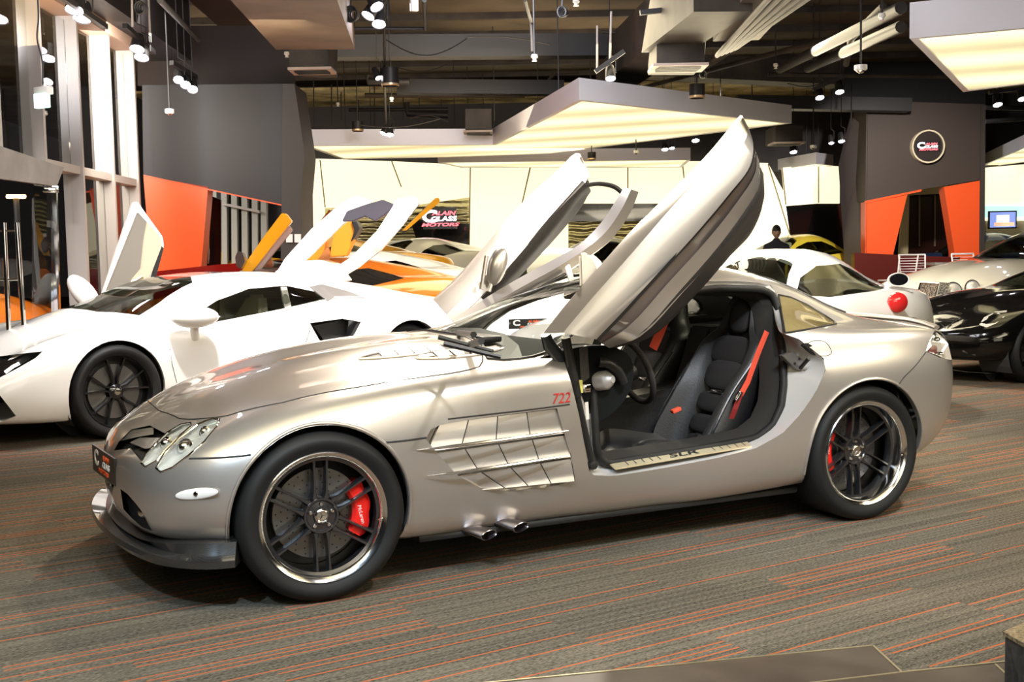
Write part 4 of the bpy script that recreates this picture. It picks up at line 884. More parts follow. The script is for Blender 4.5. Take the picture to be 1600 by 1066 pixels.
# far glazing seen through the portal
fg = empty('far_glazing', wp(390, 410, 17.5), 'grey vertical glazing bars seen through the left portal', 'glazing')
for i, x in enumerate((330, 346, 362, 378, 394, 408)):
    lpart(poly('glazing_bar', [(x, 440), (x+9, 440), (x+8, 285), (x-1, 282)], 17.5, .12, mat('glazing_grey', (.38, .38, .33), 0, .5)), fg)
lpart(poly('glazing_rail', [(345, 316), (405, 329), (405, 333), (345, 320)], 17.4, .06, whitef), fg)
lpart(poly('glazing_back', [(300, 440), (480, 440), (480, 270), (300, 270)], 17.8, .05, dark), fg)
hd = empty('pull_handles', wp(322, 390, 15), 'pair of chrome pull handles on the dark door inside the left portal', 'handle')
for x in (319, 326): lpart(tube('handle_bar', [wp(x, 364, 15.2), wp(x, 412, 15.2)], .012, chrome, None, 8), hd)
lpart(poly('handle_leaf', [(312, 440), (345, 440), (345, 312), (326, 305)], 15.3, .04, blackg), hd)
# right portal
RD = 22.5
rp_ = empty('dark_portal', wp(1440, 410, RD), 'dark portal with two red-orange tapered legs and a round sign at right', 'portal')
def rpp(o): return lpart(o, rp_)
brownp = mat('portal_brown', (.050, .036, .030), 0, .6)
rpp(poly('portal_beam', [(1354, 157), (1538, 163), (1532, 281), (1440, 296), (1352, 314)], RD, .8, brownp))
rpp(poly('portal_leg', [(1352, 316), (1418, 303), (1396, 396), (1396, 470), (1352, 470)], RD, .3, redw))
rpp(poly('portal_leg', [(1475, 292), (1532, 282), (1529, 470), (1494, 470), (1491, 392)], RD, .3, redw))
rpp(prism('portal_return', [wp(1335, 155, RD+.9), wp(1356, 157, RD-.02), wp(1353, 470, RD-.02), wp(1322, 470, RD+.9), wp(1318, 385, RD+.9), wp(1310, 258, RD+.9)], [wp(1336, 155, RD+1), wp(1358, 157, RD+.2), wp(1355, 470, RD+.2), wp(1324, 470, RD+1), wp(1320, 385, RD+1), wp(1312, 258, RD+1)], mat('portal_side_grey', (.10, .082, .085), 0, .6)))
rpp(poly('portal_edge', [(1533, 164), (1540, 164), (1538, 470), (1530, 470)], RD-.03, .9, mat('portal_side', (.15, .125, .11))))
rpp(poly('portal_rim', [(1352, 314), (1440, 296), (1440, 299), (1352, 318)], RD-.02, .06, redw))
st(poly('wall_back_upper', [(1300, 70), (1540, 70), (1540, 170), (1300, 170)], RD+1.2, .1, dark))
tag(poly('red_plinth', [(1335, 395), (1440, 400), (1500, 402), (1500, 470), (1335, 470)], RD-.25, .2, mat('plinth_red', (.10, .012, .008), 0, .35)), 'dark red plinth at the foot of the right portal behind the chairs', 'plinth')
dw = empty('dark_doorway', wp(1455, 400, 25.8), 'dark glazed doorway with thin pale bars seen through the right portal', 'door')
lpart(poly('door_panel', [(1418, 440), (1495, 440), (1495, 300), (1418, 300)], 25.9, .1, mat('maroon_dark', (.03, .008, .006), 0, .3)), dw)
for x in (1437, 1461): lpart(poly('door_bar', [(x-1, 385), (x+1, 385), (x+1, 305), (x-1, 305)], 25.85, .04, mat('bar_brown', (.22, .15, .11), 0, .5)), dw)
lpart(poly('door_frame', [(1405, 400), (1419, 400), (1421, 304), (1417, 300), (1410, 330)], 25.7, .1, mat('cream_jamb', (.6, .5, .3), 0, .6)), dw)
lpart(poly('door_head', [(1410, 300), (1480, 285), (1480, 302), (1410, 306)], 25.7, .1, MATS['cream_jamb']), dw)
# round sign
sc = wp(1450, 229, RD-.12); sr = 25.5/FOC*(RD-.1); n_ = -FH
rs = lathe('round_sign', [(0, 0), (sr*.93, 0), (sr*.93, -.10), (0, -.10)], mat('sign_dark', (.03, .022, .02), 0, .4), None, 64)
rs.matrix_basis = orient(sc, n_, RH); tag(rs, 'round dark sign with a bright ring and lit white and red lettering', 'sign')
lathe('sign_ring', [(sr*.91, .03), (sr, .03), (sr, -.10), (sr*.93, -.10)], mat('brass_ring', (.85, .74, .52), .2, .3), rs, 64, None, 30, True)
dealer_plate('sign_panel', Matrix.Translation((0, 0, .012)), sr*1.45, sr*.62, rs, 1)
# ---------------------------------------------------------------- back wall of lit panels
BD = 26.0
def litmat(name, c, s, lines=None):
    m = bpy.data.materials.new(name); m.use_nodes = True; t = m.node_tree; N = t.nodes; L = t.links; b = N['Principled BSDF']
    b.inputs['Base Color'].default_value = (.8, .8, .75, 1); b.inputs['Roughness'].default_value = .6; b.inputs['Emission Strength'].default_value = s
    b.inputs['Emission Color'].default_value = (*c, 1); MATS[name] = m
    if lines:      # fluorescent tubes behind the stretched diffuser: brighter along each tube
        ang, pitch, lo = lines
        tc = N.new('ShaderNodeTexCoord'); mp = N.new('ShaderNodeMapping'); mp.inputs['Rotation'].default_value = (0, 0, ang); L.new(tc.outputs['Object'], mp.inputs[0])
        wv = N.new('ShaderNodeTexWave'); wv.inputs['Scale'].default_value = pitch*.38; wv.inputs['Distortion'].default_value = 0; L.new(mp.outputs[0], wv.inputs['Vector'])
        mr = N.new('ShaderNodeMapRange'); mr.inputs['To Min'].default_value = lo*s; mr.inputs['To Max'].default_value = s; L.new(wv.outputs['Fac'], mr.inputs[0]); L.new(mr.outputs[0], b.inputs['Emission Strength'])
    return m
lit = litmat('lit_panel', (1, .88, .58), .85)
canl = litmat('canopy_diffuser', (1, .86, .46), 1.15, (-YAW-.35, .55, .42))
st(slab('wall_back', [hp3(-10, BD+.6, 0), hp3(22, BD+.6, 0), hp3(22, BD+.6, CZ), hp3(-10, BD+.6, CZ)], FH*.1, darkp))
st(slab('wall_right', [hp3(14.5, 2, 0), hp3(17, BD, 0), hp3(17, BD, CZ), hp3(14.5, 2, CZ)], RH*.1, darkp))
bw = empty('lit_wall', wp(900, 410, BD), 'long wall of backlit cream panels across the back of the hall', 'wall')
PAN = [[(476, 248), (500, 248), (507, 325), (505, 480), (476, 480)], [(501, 248), (612, 252), (626, 292), (640, 322), (508, 325)], [(613, 252), (735, 258), (734, 308), (640, 322), (627, 292)],
       [(736, 250), (830, 250), (812, 330), (806, 480), (728, 480), (734, 310)], [(831, 250), (896, 250), (896, 300), (900, 318), (888, 330), (888, 480), (807, 480), (813, 330)],
       [(897, 252), (980, 252), (980, 318), (900, 318)], [(981, 252), (1066, 252), (1072, 318), (981, 318)], [(1067, 252), (1100, 252), (1200, 255), (1225, 300), (1234, 365), (1240, 400), (1100, 480), (1040, 480), (1040, 330), (1073, 318)],
       [(1222, 262), (1278, 258), (1278, 318), (1228, 322)], [(1279, 258), (1312, 260), (1312, 318), (1279, 318)], [(1540, 262), (1620, 255), (1620, 345), (1540, 345)]]
for P in PAN: 
    q = poly('lit_panel', P, BD, .08, lit); lpart(q, bw)
jm_ = mat('panel_joint', (.42, .33, .14), 0, .6)
for (a_, b_) in (((500, 250), (508, 324)), ((612, 252), (627, 292)), ((735, 252), (733, 400)), ((831, 252), (813, 330)), ((813, 330), (807, 420)), ((897, 252), (899, 316)), ((981, 252), (981, 317)), ((1066, 252), (1073, 317)), ((1222, 262), (1228, 320)), ((1279, 258), (1279, 317)), ((1200, 256), (1234, 366))): lpart(tube('panel_joint', [wp(*a_, BD-.02), wp(*b_, BD-.02)], .014, jm_, None, 4), bw)
mir_ = mat('olive_mirror', (.62, .56, .32), .9, .25)
def _mw():
    t, N, L, b = nt(mir_); tc = N.new('ShaderNodeTexCoord'); wv = N.new('ShaderNodeTexWave'); wv.bands_direction = 'Z'; wv.inputs['Scale'].default_value = 2.2; wv.inputs['Distortion'].default_value = 3; L.new(tc.outputs['Object'], wv.inputs['Vector'])
    bp = N.new('ShaderNodeBump'); bp.inputs['Strength'].default_value = .6; bp.inputs['Distance'].default_value = .05; L.new(wv.outputs['Fac'], bp.inputs['Height']); L.new(bp.outputs[0], b.inputs['Normal'])
_mw()
for P in ([(505, 323), (640, 321), (735, 306), (730, 480), (505, 480)], [(886, 345), (1045, 345), (1045, 480), (886, 480)]): lpart(poly('mirror_panel', P, BD+.2, .05, mir_), bw)
lpart(poly('dark_glass_panel', [(641, 345), (734, 350), (732, 398), (650, 372)], BD-.1, .05, blackg), bw)
lpart(poly('dark_recess', [(886, 316), (1046, 316), (1046, 346), (886, 346)], BD+.15, .05, blackg), bw)
lpart(poly('dark_recess', [(1228, 320), (1315, 317), (1315, 420), (1235, 400)], BD+.15, .05, blackg), bw)
lpart(poly('grey_wall_panel', [(1540, 345), (1620, 345), (1620, 470), (1540, 470)], BD+.1, .05, mat('grey_plaster', (.55, .52, .40), 0, .6)), bw)
lpart(poly('glass_shelf_light', [(1540, 322), (1620, 322), (1620, 338), (1540, 340)], BD-.05, .05, mat('cyan_glass', (.5, .8, .8), emit=(.6, 1, .9), es=.7)), bw)
# television screens
def tv(px0, py0, px1, py1, d, label, nm='wall_screen'):
    a, b = wp(px0, py0, d), wp(px1, py1, d); c = (a+b)/2; w_ = abs((b-a).dot(RH)); h_ = abs((b-a).z)
    o = box(nm, (0, 0, 0), (w_, h_, .05), blackg, None, bev=.008); o.matrix_basis = orient(c, -FH, RH); return tag(o, label, 'television'), w_, h_
o, w_, h_ = tv(660, 325, 714, 358, 24, 'black wall screen showing glowing white and red lettering on lit wall')
dealer_plate('screen_picture', Matrix.Translation((0, 0, .027)), w_*.97, h_*.95, o, 1)
o, w_, h_ = tv(1544, 330, 1588, 357, 24, 'wall television with a bright picture at the right edge')
pm = mat('screen_blue', (.1, .1, .2), emit=(.25, .35, .8), es=.8); sw_ = mat('screen_white', (1, 1, 1), emit=(.95, .95, 1), es=1.3)
box('screen_picture', (0, 0, .027), (w_*.9, h_*.85, .004), pm, o); box('picture_figure', (-.0, -h_*.05, .030), (w_*.45, h_*.62, .003), sw_, o, bev=.001); box('picture_caption', (w_*.05, -h_*.25, .0315), (w_*.7, h_*.2, .003), mat('screen_orange', (1, .4, .2), emit=(1, .45, .3), es=.9), o)
# ---------------------------------------------------------------- hanging canopies
CBZ = 3.22
def canopy(name, pts, label, h=.27, z=CBZ, inset=.12, px=True, m=None):
    P = [onZ(*p, z) for p in pts] if px else [Vector((p[0], p[1], z)) for p in pts]
    ar = sum(a.x*b.y-a.y*b.x for a, b in zip(P, P[1:]+P[:1]))
    if ar < 0: P = P[::-1]
    c = sum(P, Vector())/len(P)
    n = len(P); F = empty(name, c, label, 'canopy')
    In = []
    for i in range(n):
        a, b, d_ = P[i-1], P[i], P[(i+1) % n]; e1 = (b-a).normalized(); e2 = (d_-b).normalized(); n1 = Vector((-e1.y, e1.x, 0)); n2 = Vector((-e2.y, e2.x, 0)); m_ = (n1+n2); m_ = m_/max(.35, m_.dot(n1)); In.append(b+m_*.07)
    for i in range(n):
        a, b = P[i], P[(i+1) % n]; ia, ib = In[i], In[(i+1) % n]
        lpart(prism('fascia', [a, b, ib, ia], [q+Vector((0, 0, h)) for q in (a, b, ib, ia)], alu), F)
    lpart(slab('diffuser', [q+Vector((0, 0, .015)) for q in In], (0, 0, .02), m or canl), F)
    lpart(slab('canopy_top', [q+Vector((0, 0, h-.02)) for q in In], (0, 0, .015), dark), F)
    for k in range(n):
        q = In[k].lerp(c, .2); lpart(tube('hanger', [q+Vector((0, 0, h-.02)), Vector((q.x, q.y, CZ))], .008, dark, None, 6), F)
    return F
canopy('lit_canopy', [(475, 228), (770, 226), (905, 156), (1237, 193), (862, 240), (700, 246), (535, 249)], 'large angular lit canopy hanging over the middle of the hall')
canopy('lit_canopy', [(1421, 60), (1640, 40), (1700, 120), (1505, 144)], 'lit canopy with a pale grey fascia at the top right corner', .32)
canopy('lit_canopy', [(684, 254), (1079, 250), (1065, 262), (720, 262)], 'far narrow canopy with grey fascia behind the raised near door', .25)
canopy('lit_canopy', [(1110, 262), (1200, 268), (1275, 256), (1302, 259), (1250, 275), (1110, 275)], 'small far canopy left of the right portal', .25)
canopy('lit_canopy', [(1538, 257), (1640, 214), (1700, 240), (1538, 262)], 'distant lit canopy behind the round sign portal', .25)
# unseen canopies added overhead and behind the photographer for reflections and fill
canopy('lit_canopy', [(-3.6, -2.6), (.6, -3.6), (1.2, -1.0), (-3.0, .0)], 'unseen lit canopy added over the nose of the silver coupe', px=False)
canopy('lit_canopy', [(2.2, -4.6), (7.0, -5.6), (7.4, -3.0), (2.8, -2.2)], 'unseen lit canopy added over the aisle beside the silver coupe', px=False)
canopy('lit_canopy', [(-2.5, -11), (3.5, -12), (4, -7.5), (-2, -7.0)], 'unseen lit canopy added behind the photographer over the aisle', px=False)
# ---------------------------------------------------------------- ducts, pipes and ceiling clutter
def duct(name, a, b, w_, h_, m, label, up=Vector((0, 0, 1))):
    a, b = Vector(a), Vector(b); d = (b-a).normalized(); s = d.cross(up).normalized()*w_/2; u = s.cross(d).normalized()*h_/2
    return tag(prism(name, [a-s-u, a+s-u, a+s+u, a-s+u], [b-s-u, b+s-u, b+s+u, b-s+u], m), label, 'duct')
duct('air_duct', wp(425, -70, 8.5), wp(492, 48, 12.4), .85, .40, ductl, 'broad brown duct running back above the left portal')
duct('air_duct', wp(505, 75, 15.6), wp(965, 72, 15.8), .30, .30, dark, 'long black duct crossing the ceiling left of centre')
duct('air_duct', wp(1130, -30, 10.5), wp(960, 108, 16.8), .55, .55, ductm, 'dark duct running diagonally back right of centre')
duct('air_duct', wp(880, 138, 18), wp(620, 136, 17.8), .26, .22, dark, 'flat black duct hanging above the lit canopy')
duct('air_duct', wp(1150, 60, 12.5), wp(1215, -20, 10.0), .5, .05, ductl, 'pale brown duct underside at the top right of centre')
duct('air_duct', wp(940, 100, 20), wp(1310, 118, 20.5), .5, .4, ductm, 'brown duct crossing far behind the ceiling plenum')
duct('air_duct', wp(1150, 160, 22), wp(1420, 165, 22), .35, .25, dark, 'low far duct left of the round sign portal')
def pipe(pts, r, label, m=ductm, nm='pipe'): return tag(tube(nm, [wp(*p) for p in pts], r, m, None, 10), label, 'pipe')
for k in range(5): tag(tube('conduit', [wp(1105+k*5, 104-k*5+k*2, 14.5), wp(1215+k*17, -18, 8.6)], .028, ductm, None, 8), 'thin ceiling conduit, '+('leftmost', 'second from the left', 'middle one', 'second from the right', 'rightmost')[k]+' in the parallel bundle', 'pipe', 'conduits bundled under the ceiling')
pipe([(1218, 108, 15), (1408, 12, 10.4)], .06, 'upper of two thick dark pipes at the upper right', dark)
pipe([(1262, 107, 15), (1408, 42, 11.2)], .06, 'lower of two thick dark pipes at the upper right', dark)
pipe([(575, 118, 17), (575, 127, 17), (640, 127, 17)], .05, 'short bent black pipe right of the brown duct', dark)
pipe([(570, 149, 18.5), (820, 149, 18.5)], .04, 'thin horizontal pipe above the far canopy', ductm)
pipe([(545, 172, 20), (700, 171, 20)], .035, 'thin black pipe over the left end of the canopy', dark)
pipe([(635, 160, 20), (637, 178, 20), (700, 180, 20)], .06, 'black elbow pipe over the left end of the canopy', dark)
pipe([(465, 45, 14), (665, 45, 14), (663, 0, 12)], .025, 'long thin pipe under the ceiling at upper left of centre', dark)
pipe([(820, 0, 9), (830, 35, 11), (832, 80, 11)], .015, 'thin angled drop rod with a sensor above the canopy', ductm)
pipe([(840, 145, 18), (868, 113, 18), (905, 113, 18)], .03, 'angled tray pipe beside the canopy peak', ductm)
pipe([(1000, 138, 19), (1300, 60, 14)], .035, 'long slanting pipe crossing behind the plenum', ductm)
pipe([(940, 50, 15), (1200, 56, 15)], .02, 'thin cross pipe behind the diagonal duct', ductm)
pipe([(1200, 116, 17), (1480, 120, 17)], .03, 'horizontal pipe over the right portal', ductm)
pipe([(1540, 168, 20), (1640, 170, 20)], .04, 'upper far pipe right of the right portal', dark)
pipe([(1540, 190, 20), (1640, 182, 20)], .04, 'lower far pipe right of the right portal', dark)
pipe([(1322, 100, 14), (1330, 60, 13), (1380, 10, 12)], .04, 'brown pipe curving up left of the grey fascia', ductm)
pipe([(250, 0, 10), (310, 62, 13.6)], .03, 'thin pipe against the dark ceiling at upper left', dark)
# joists under the ceiling
for k in range(12):
    d = 9.5+k*1.45; tag(prism('ceiling_joist', [hp3(-6, d, CZ-.10), hp3(14+k*.3, d+.0, CZ-.10), hp3(14+k*.3, d+.09, CZ-.10), hp3(-6, d+.09, CZ-.10)], [hp3(-6, d, CZ-.001), hp3(14+k*.3, d, CZ-.001), hp3(14+k*.3, d+.09, CZ-.001), hp3(-6, d+.09, CZ-.001)], ductm), 'brown ceiling joist, '+('nearest of the even row', 'second nearest of the row', 'third nearest of the row', 'fourth nearest of the row', 'fifth nearest of the row', 'sixth nearest of the row', 'sixth farthest of the row', 'fifth farthest of the row', 'fourth farthest of the row', 'third farthest of the row', 'second farthest of the row', 'farthest of the row')[k], 'joist', 'ceiling joists')
# hangers grid over far band
for k, x in enumerate((490, 518, 533, 560, 585, 630, 655, 690, 860, 1000, 1030, 1150, 1175, 1330)): tag(tube('hanger_rod', [wp(x, 120+(k % 4)*12, 21), wp(x, 205-(k % 3)*8, 21)], .012, dark, None, 6), 'thin black hanger rod over the far canopies, '+('far left', 'second from the left', 'third from the left', 'fourth from the left', 'fifth from the left', 'sixth from the left', 'seventh from the left', 'just left of the small plenum', 'above the canopy peak', 'left of the middle plenum', 'below the middle plenum', 'right of the middle plenum', 'above the canopy end', 'beside the right portal')[k], 'rod', 'hanger rods over the far canopies')
def plenum(x0, y0, x1, y1, d, gx0, gx1, gy, label):
    o = empty('air_plenum', wp((x0+x1)/2, y1, d), label, 'vent')
    lpart(poly('plenum_box', [(x0, y1), (x1, y1), (x1, y0), (x0, y0)], d, .75, ductm), o)
    a = wp(gx0, gy, d-.1); b = wp(gx1, gy, d-.1); w_ = (b-a).length; c = (a+b)/2+FH*w_*.35
    lpart(box('grille_frame', c, (w_, w_*.8, .03), mat('grille_beige', (.45, .36, .30), 0, .5), None, R=Matrix.Rotation(-YAW, 3, 'Z')), o)
    for k in range(7):
        lpart(box('grille_slot', c+FH*((k-3)*w_*.09)+Vector((0, 0, -.016)), (w_*(.82-abs(k-3)*.02), w_*.035, .008), dark, None, R=Matrix.Rotation(-YAW, 3, 'Z')), o)
    return o
plenum(452, 58, 512, 106, 13.5, 450, 518, 107, 'ceiling air plenum with louvred grille under the brown duct')
plenum(1026, 50, 1101, 100, 12.5, 1020, 1107, 101, 'ceiling air plenum with louvred grille right of centre')
plenum(727, 170, 768, 204, 18.5, 724, 770, 205, 'small air plenum above the left end of the canopy')
plenum(1212, 196, 1254, 222, 19, 1208, 1258, 223, 'small air plenum behind the right end of the canopy')
plenum(385, -70, 470, -8, 9.5, 378, 474, -6, 'louvred ceiling grille cut by the top edge of the picture')
# ---------------------------------------------------------------- spotlights
def spotlight(px, py, d, aim, label, r=.055, group=None, L=.17):
    c = wp(px, py, d); a = Vector(aim).normalized(); o = empty('track_spotlight', c, label, 'spotlight', group); M = orient(Vector((0, 0, 0)), a, RH)
    h = lathe('lamp_housing', [(0, -L), (r*.7, -L), (r*.85, -L*.7), (r, 0), (r*.96, .004), (r*.88, -.012), (0, -.012)], dark, o, 20, M)
    lathe('lamp_lens', [(0, -.006), (r*.87, -.006)], lampon, o, 20, M)
    tube('lamp_yoke', [a*-.08+RH*r*1.1, a*-.08+RH*r*1.15+Vector((0, 0, .16)), a*-.08+Vector((0, 0, .2))], .008, dark, o, 6); tube('suspension_cord', [a*-.08+Vector((0, 0, .2)), Vector((0, 0, CZ-c.z))], .006, dark, o, 5)
    return o
dwn = -FH*.35-Vector((0, 0, 1))
def track(p0, p1, label, z=.16):
    return tag(duct('light_track', p0, p1, .05, .05, dark, label), label, 'light track')
SP = [(116, 16, 10.4, 'front spotlight of the pair over the left windows', .085), (128, 29, 10.7, 'second spotlight of the pair over the left windows', .085), (214, 77, 12.0, 'left spotlight of the pair above the last window bay', .08), (221, 90, 12.2, 'right spotlight of the pair above the last window bay', .08),
      (279, 125, 12.8, 'leftmost of three spotlights in front of the left portal', .06), (290, 133, 12.9, 'middle of three spotlights in front of the left portal', .06), (301, 140, 13.0, 'rightmost of three spotlights in front of the left portal', .06),
      (589, 11, 11.8, 'topmost spotlight in the cluster at upper centre left', .075), (575, 25, 11.9, 'left spotlight in the cluster at upper centre left', .075), (592, 38, 12, 'lowest spotlight in the cluster at upper centre left', .075),
      (592, 122, 15, 'spotlight beside the black lamp box above the canopy', .05), (599, 209, 17.5, 'left spotlight of the pair hanging before the grey canopy fascia', .06), (609, 211, 17.5, 'right spotlight of the pair hanging before the grey canopy fascia', .06),
      (1065, 40, 12, 'bright spotlight in front of the air plenum', .075), (954, 123, 13, 'bright spotlight at the peak of the big canopy', .06), (1087, 220, 20, 'spotlight under the right end of the big canopy', .07), (1039, 234, 20, 'left one of two small spotlights under the canopy', .06), (1050, 232, 20, 'right one of two small spotlights under the canopy', .05),
      (1281, 153, 15, 'left spotlight of the pair left of the right portal', .06), (1312, 144, 15, 'right spotlight of the pair left of the right portal', .06), (1240, 238, 21, 'spotlight over the small far canopy', .07), (1299, 224, 21, 'dim far spotlight beside the right portal', .05), (1315, 221, 20, 'far spotlight touching the edge of the right portal', .06),
      (1559, 164, 17, 'spotlight under the pale fascia at the right', .07), (1598, 155, 17, 'spotlight cut by the right edge of the picture', .07), (1115, 238, 22, 'tiny spotlight behind the tip of the raised door', .04)]
for i, (x, y, d, l, r) in enumerate(SP):
    aim = [(-FH*.55-Vector((0, 0, 1))), (-FH*.5+RH*.5-Vector((0, 0, 1))), (-FH*.5-RH*.5-Vector((0, 0, 1)))][i % 3] if 6 < i < 13 else (-FH*.5-Vector((0, 0, 1)) if i > 6 or i < 4 else (-FH*.9+RH*.2-Vector((0, 0, 1))))
    spotlight(x, y, d, aim, l, r)
track(wp(90, -10, 10), wp(165, 42, 11), 'black light track holding the pair over the left windows'); track(wp(195, 40, 11.6), wp(240, 82, 12.4), 'black light track above the last window bay')
track(wp(268, 98, 12.6), wp(308, 122, 13.2), 'black light track in front of the left portal'); track(wp(1000, 20, 12), wp(1070, 12, 12), 'black light track by the air plenum'); track(wp(930, 112, 13), wp(975, 80, 13), 'slanted black light track above the canopy peak')
track(wp(1270, 140, 15), wp(1320, 118, 15), 'black light track left of the right portal'); track(wp(1545, 145, 17), wp(1620, 135, 17), 'black light track under the pale fascia')
pipe([(206, 0, 11.6), (207, 42, 11.6)], .012, 'left pale suspension rod above the last window bay', whitef, 'suspension_rod'); pipe([(232, 0, 12.3), (235, 66, 12.3)], .012, 'right pale suspension rod above the last window bay', whitef, 'suspension_rod')
pipe([(933, 40, 13), (933, 108, 13)], .012, 'left pale rod holding the track above the canopy peak', whitef, 'suspension_rod'); pipe([(955, 18, 13), (953, 92, 13)], .014, 'right pale rod holding the track above the canopy peak', whitef, 'suspension_rod')
pipe([(600, -30, 11.8), (601, 105, 15), (603, 200, 17.5)], .016, 'dark drop rod carrying the spotlight cluster', dark, 'suspension_rod')
for (x0, y0, x1, y1, d, l) in ((596, 107, 623, 133, 15, 'black ribbed lamp box beside a small spotlight'), (1077, 132, 1101, 152, 14, 'black round lamp below the air plenum grille'), (550, 190, 568, 204, 18, 'black round lamp above the left canopy edge'), (918, 238, 931, 249, 20, 'small black lamp before the far grey fascia')):
    c = wp((x0+x1)/2, (y0+y1)/2, d); hh = (y1-y0)/FOC*d; rr = (x1-x0)/2/FOC*d
    o = lathe('surface_lamp', [(0, hh/2), (rr, hh/2), (rr, -hh/2), (rr*.92, -hh/2-.01), (rr*.8, -hh/2+.03), (0, -hh/2+.03)], dark, None, 24); o.location = c; tag(o, l, 'lamp'); tube('suspension_cord', [(0, 0, hh/2), (0, 0, CZ-c.z)], .008, dark, o, 5); lathe('lamp_ring', [(rr*.93, -hh/2-.012), (rr*1.02, -hh/2-.004), (rr*1.02, -hh/2+.02)], mat('warm_ring', (.7, .5, .3), .5, .3), o, 24)
# cameras, sensors, exit sign
def dome(px, py, d, r, label, m=white, rod=40):
    c = wp(px, py, d); o = lathe('dome_camera', [(0, .03), (r, .03), (r, -.01), (r*.8, -.02), (0, -.02)], m, None, 24); o.location = c; tag(o, label, 'camera')
    lathe('camera_bubble', [(r*.72, -.02), (r*.62, -r*.45), (r*.35, -r*.7), (0, -r*.78)], chrome, o, 20); tube('camera_rod', [(0, 0, .03), (0, 0, CZ-c.z)], .010, dark, o, 6); return o
dome(1345, 107, 10.5, .058, 'white dome camera hanging left of the pale fascia', rod=105); dome(265, 175, 12.5, .05, 'small dome camera hanging before the left portal', rod=60); dome(1271, 230, 18, .055, 'white dome camera left of the right portal', rod=45); dome(994, 238, 19, .045, 'small dome camera under the big canopy', rod=14)
for (x, y, d, l, rod) in ((835, 90, 11, 'small white smoke sensor hanging above the canopy', 30), (1378, 26, 10, 'white sprinkler head at the upper right', 12), (1212, 103, 14, 'white sprinkler head right of the plenum', 48), (448, 85, 13, 'white sprinkler head beside the left plenum', 20), (900, 3, 10, 'white sprinkler head at the top centre', 6), (528, 163, 19, 'pale sprinkler head at the left end of the canopy', 26), (612, 155, 16, 'small white sensor on the drop rod', 18)):
    c = wp(x, y, d); o = lathe('ceiling_sensor', [(0, .03), (.028, .028), (.032, 0), (.018, -.01), (.018, -.03), (.026, -.034), (0, -.036)], white, None, 14); o.location = c; tag(o, l, 'sensor'); tube('sensor_rod', [(0, 0, .03), (0, 0, CZ-c.z)], .009, dark, o, 6)
c = wp(647, 6, 11); tag(box('junction_box', c, (.07, .05, .14), white, None, bev=.005), 'small white box fixed under the ceiling at top', 'box')
ex = box('exit_sign', (0, 0, 0), (.17, .07, .07), white, None, bev=.01); ex.matrix_basis = Matrix.Translation(wp(68, 142, 9.6)) @ Matrix.Rotation(-YAW-.5, 4, 'Z'); tag(ex, 'white emergency exit light with a green glowing panel by the windows', 'sign')
box('sign_panel', (0, -.02, -.085), (.15, .05, .12), mat('exit_green', (.5, .9, .7), emit=(.55, 1, .82), es=1.5), ex, bev=.006)
tag(tube('hanging_cable', spline([wp(58, -20, 9.6), wp(60, 30, 9.6), wp(58, 60, 9.6), wp(66, 95, 9.6), wp(67, 133, 9.6)], 5), .007, dark, None, 6), 'wavy black cable holding the emergency exit light', 'cable')
def coil(px, py, d, r, label):
    b = bmesh.new(); c = wp(px, py, d)
    for k in range(4): 
        rr = r*(1-.12*k); a0 = .5*k; addtube(b, [c+RH*(cos(t*pi/9+a0)*rr*.8+.01*k)+Vector((0, 0, sin(t*pi/9+a0)*rr)) + FH*(.015*k) for t in range(19)], .010, 6, False)
    addtube(b, [c+Vector((0, 0, r)), c+Vector((.05, 0, r+.5))], .010, 6); tag(bmo('cable_coil', b, dark, None, 50), label, 'cable')
coil(548, 22, 11, .075, 'coiled black cable hanging beside the spotlight cluster'); coil(878, 18, 11, .05, 'coiled black cable under the ceiling at top centre'); coil(1098, 116, 13, .04, 'small coiled cable under the air plenum'); coil(218, 12, 11, .06, 'coiled black cable above the left windows')
# sagging wires above the canopy
for k, (p, q, s) in enumerate((((600, 60), (730, 60), 26), ((730, 58), (860, 70), -6), ((640, 185), (700, 190), -8), ((560, 195), (690, 185), 10), ((1230, 130), (1290, 128), 8), ((620, 105), (700, 100), 12))):
    a = wp(*p, 14+k); b = wp(*q, 14+k); tag(tube('sagging_wire', [a.lerp(b, t/10)-Vector((0, 0, sin(pi*t/10)*s/FOC*14)) for t in range(11)], .008, dark, None, 6), 'thin black wire sagging '+('right of the spotlight cluster', 'across the long black duct', 'left of the small plenum', 'over the left canopy edge', 'over the right portal lamps', 'beside the black ribbed lamp box')[k], 'wire', 'sagging ceiling wires')
# ---------------------------------------------------------------- foreground floor tiles and plinth corner
def gz(px, py, z=0.): return onZ(px, py, z)
tg = empty('stone_border', gz(1250, 1050), 'brown stone tile border let into the carpet at lower right', 'tile border')
trim = mat('brass_trim', (.40, .33, .2), .6, .35)
T = [[(700, 1078), (1364, 1013), (1405, 1053), (1100, 1090)], [(1100, 1092), (1409, 1054), (1552, 1041), (1600, 1085)], [(1557, 1040), (1640, 1030), (1700, 1080), (1605, 1084)]]
for q in T: 
    pts = [gz(*p) for p in q]; lpart(slab('tile', [p+Vector((0, 0, .001)) for p in pts], (0, 0, .005), stonem), tg)
for a, b in (((700, 1076), (1364, 1012)), ((1364, 1012), (1408, 1053)), ((1100, 1090), (1408, 1054)), ((1408, 1054), (1570, 1037)), ((1555, 1041), (1602, 1085))):
    A, B = gz(*a), gz(*b); s = (B-A).cross(Vector((0, 0, 1))).normalized()*.004; lpart(slab('tile_trim', [A-s, B-s, B+s, A+s], (0, 0, .008), trim), tg)
pb = empty('display_plinth', gz(1575, 1040), 'corner of a dark display plinth at the lower right edge', 'plinth')
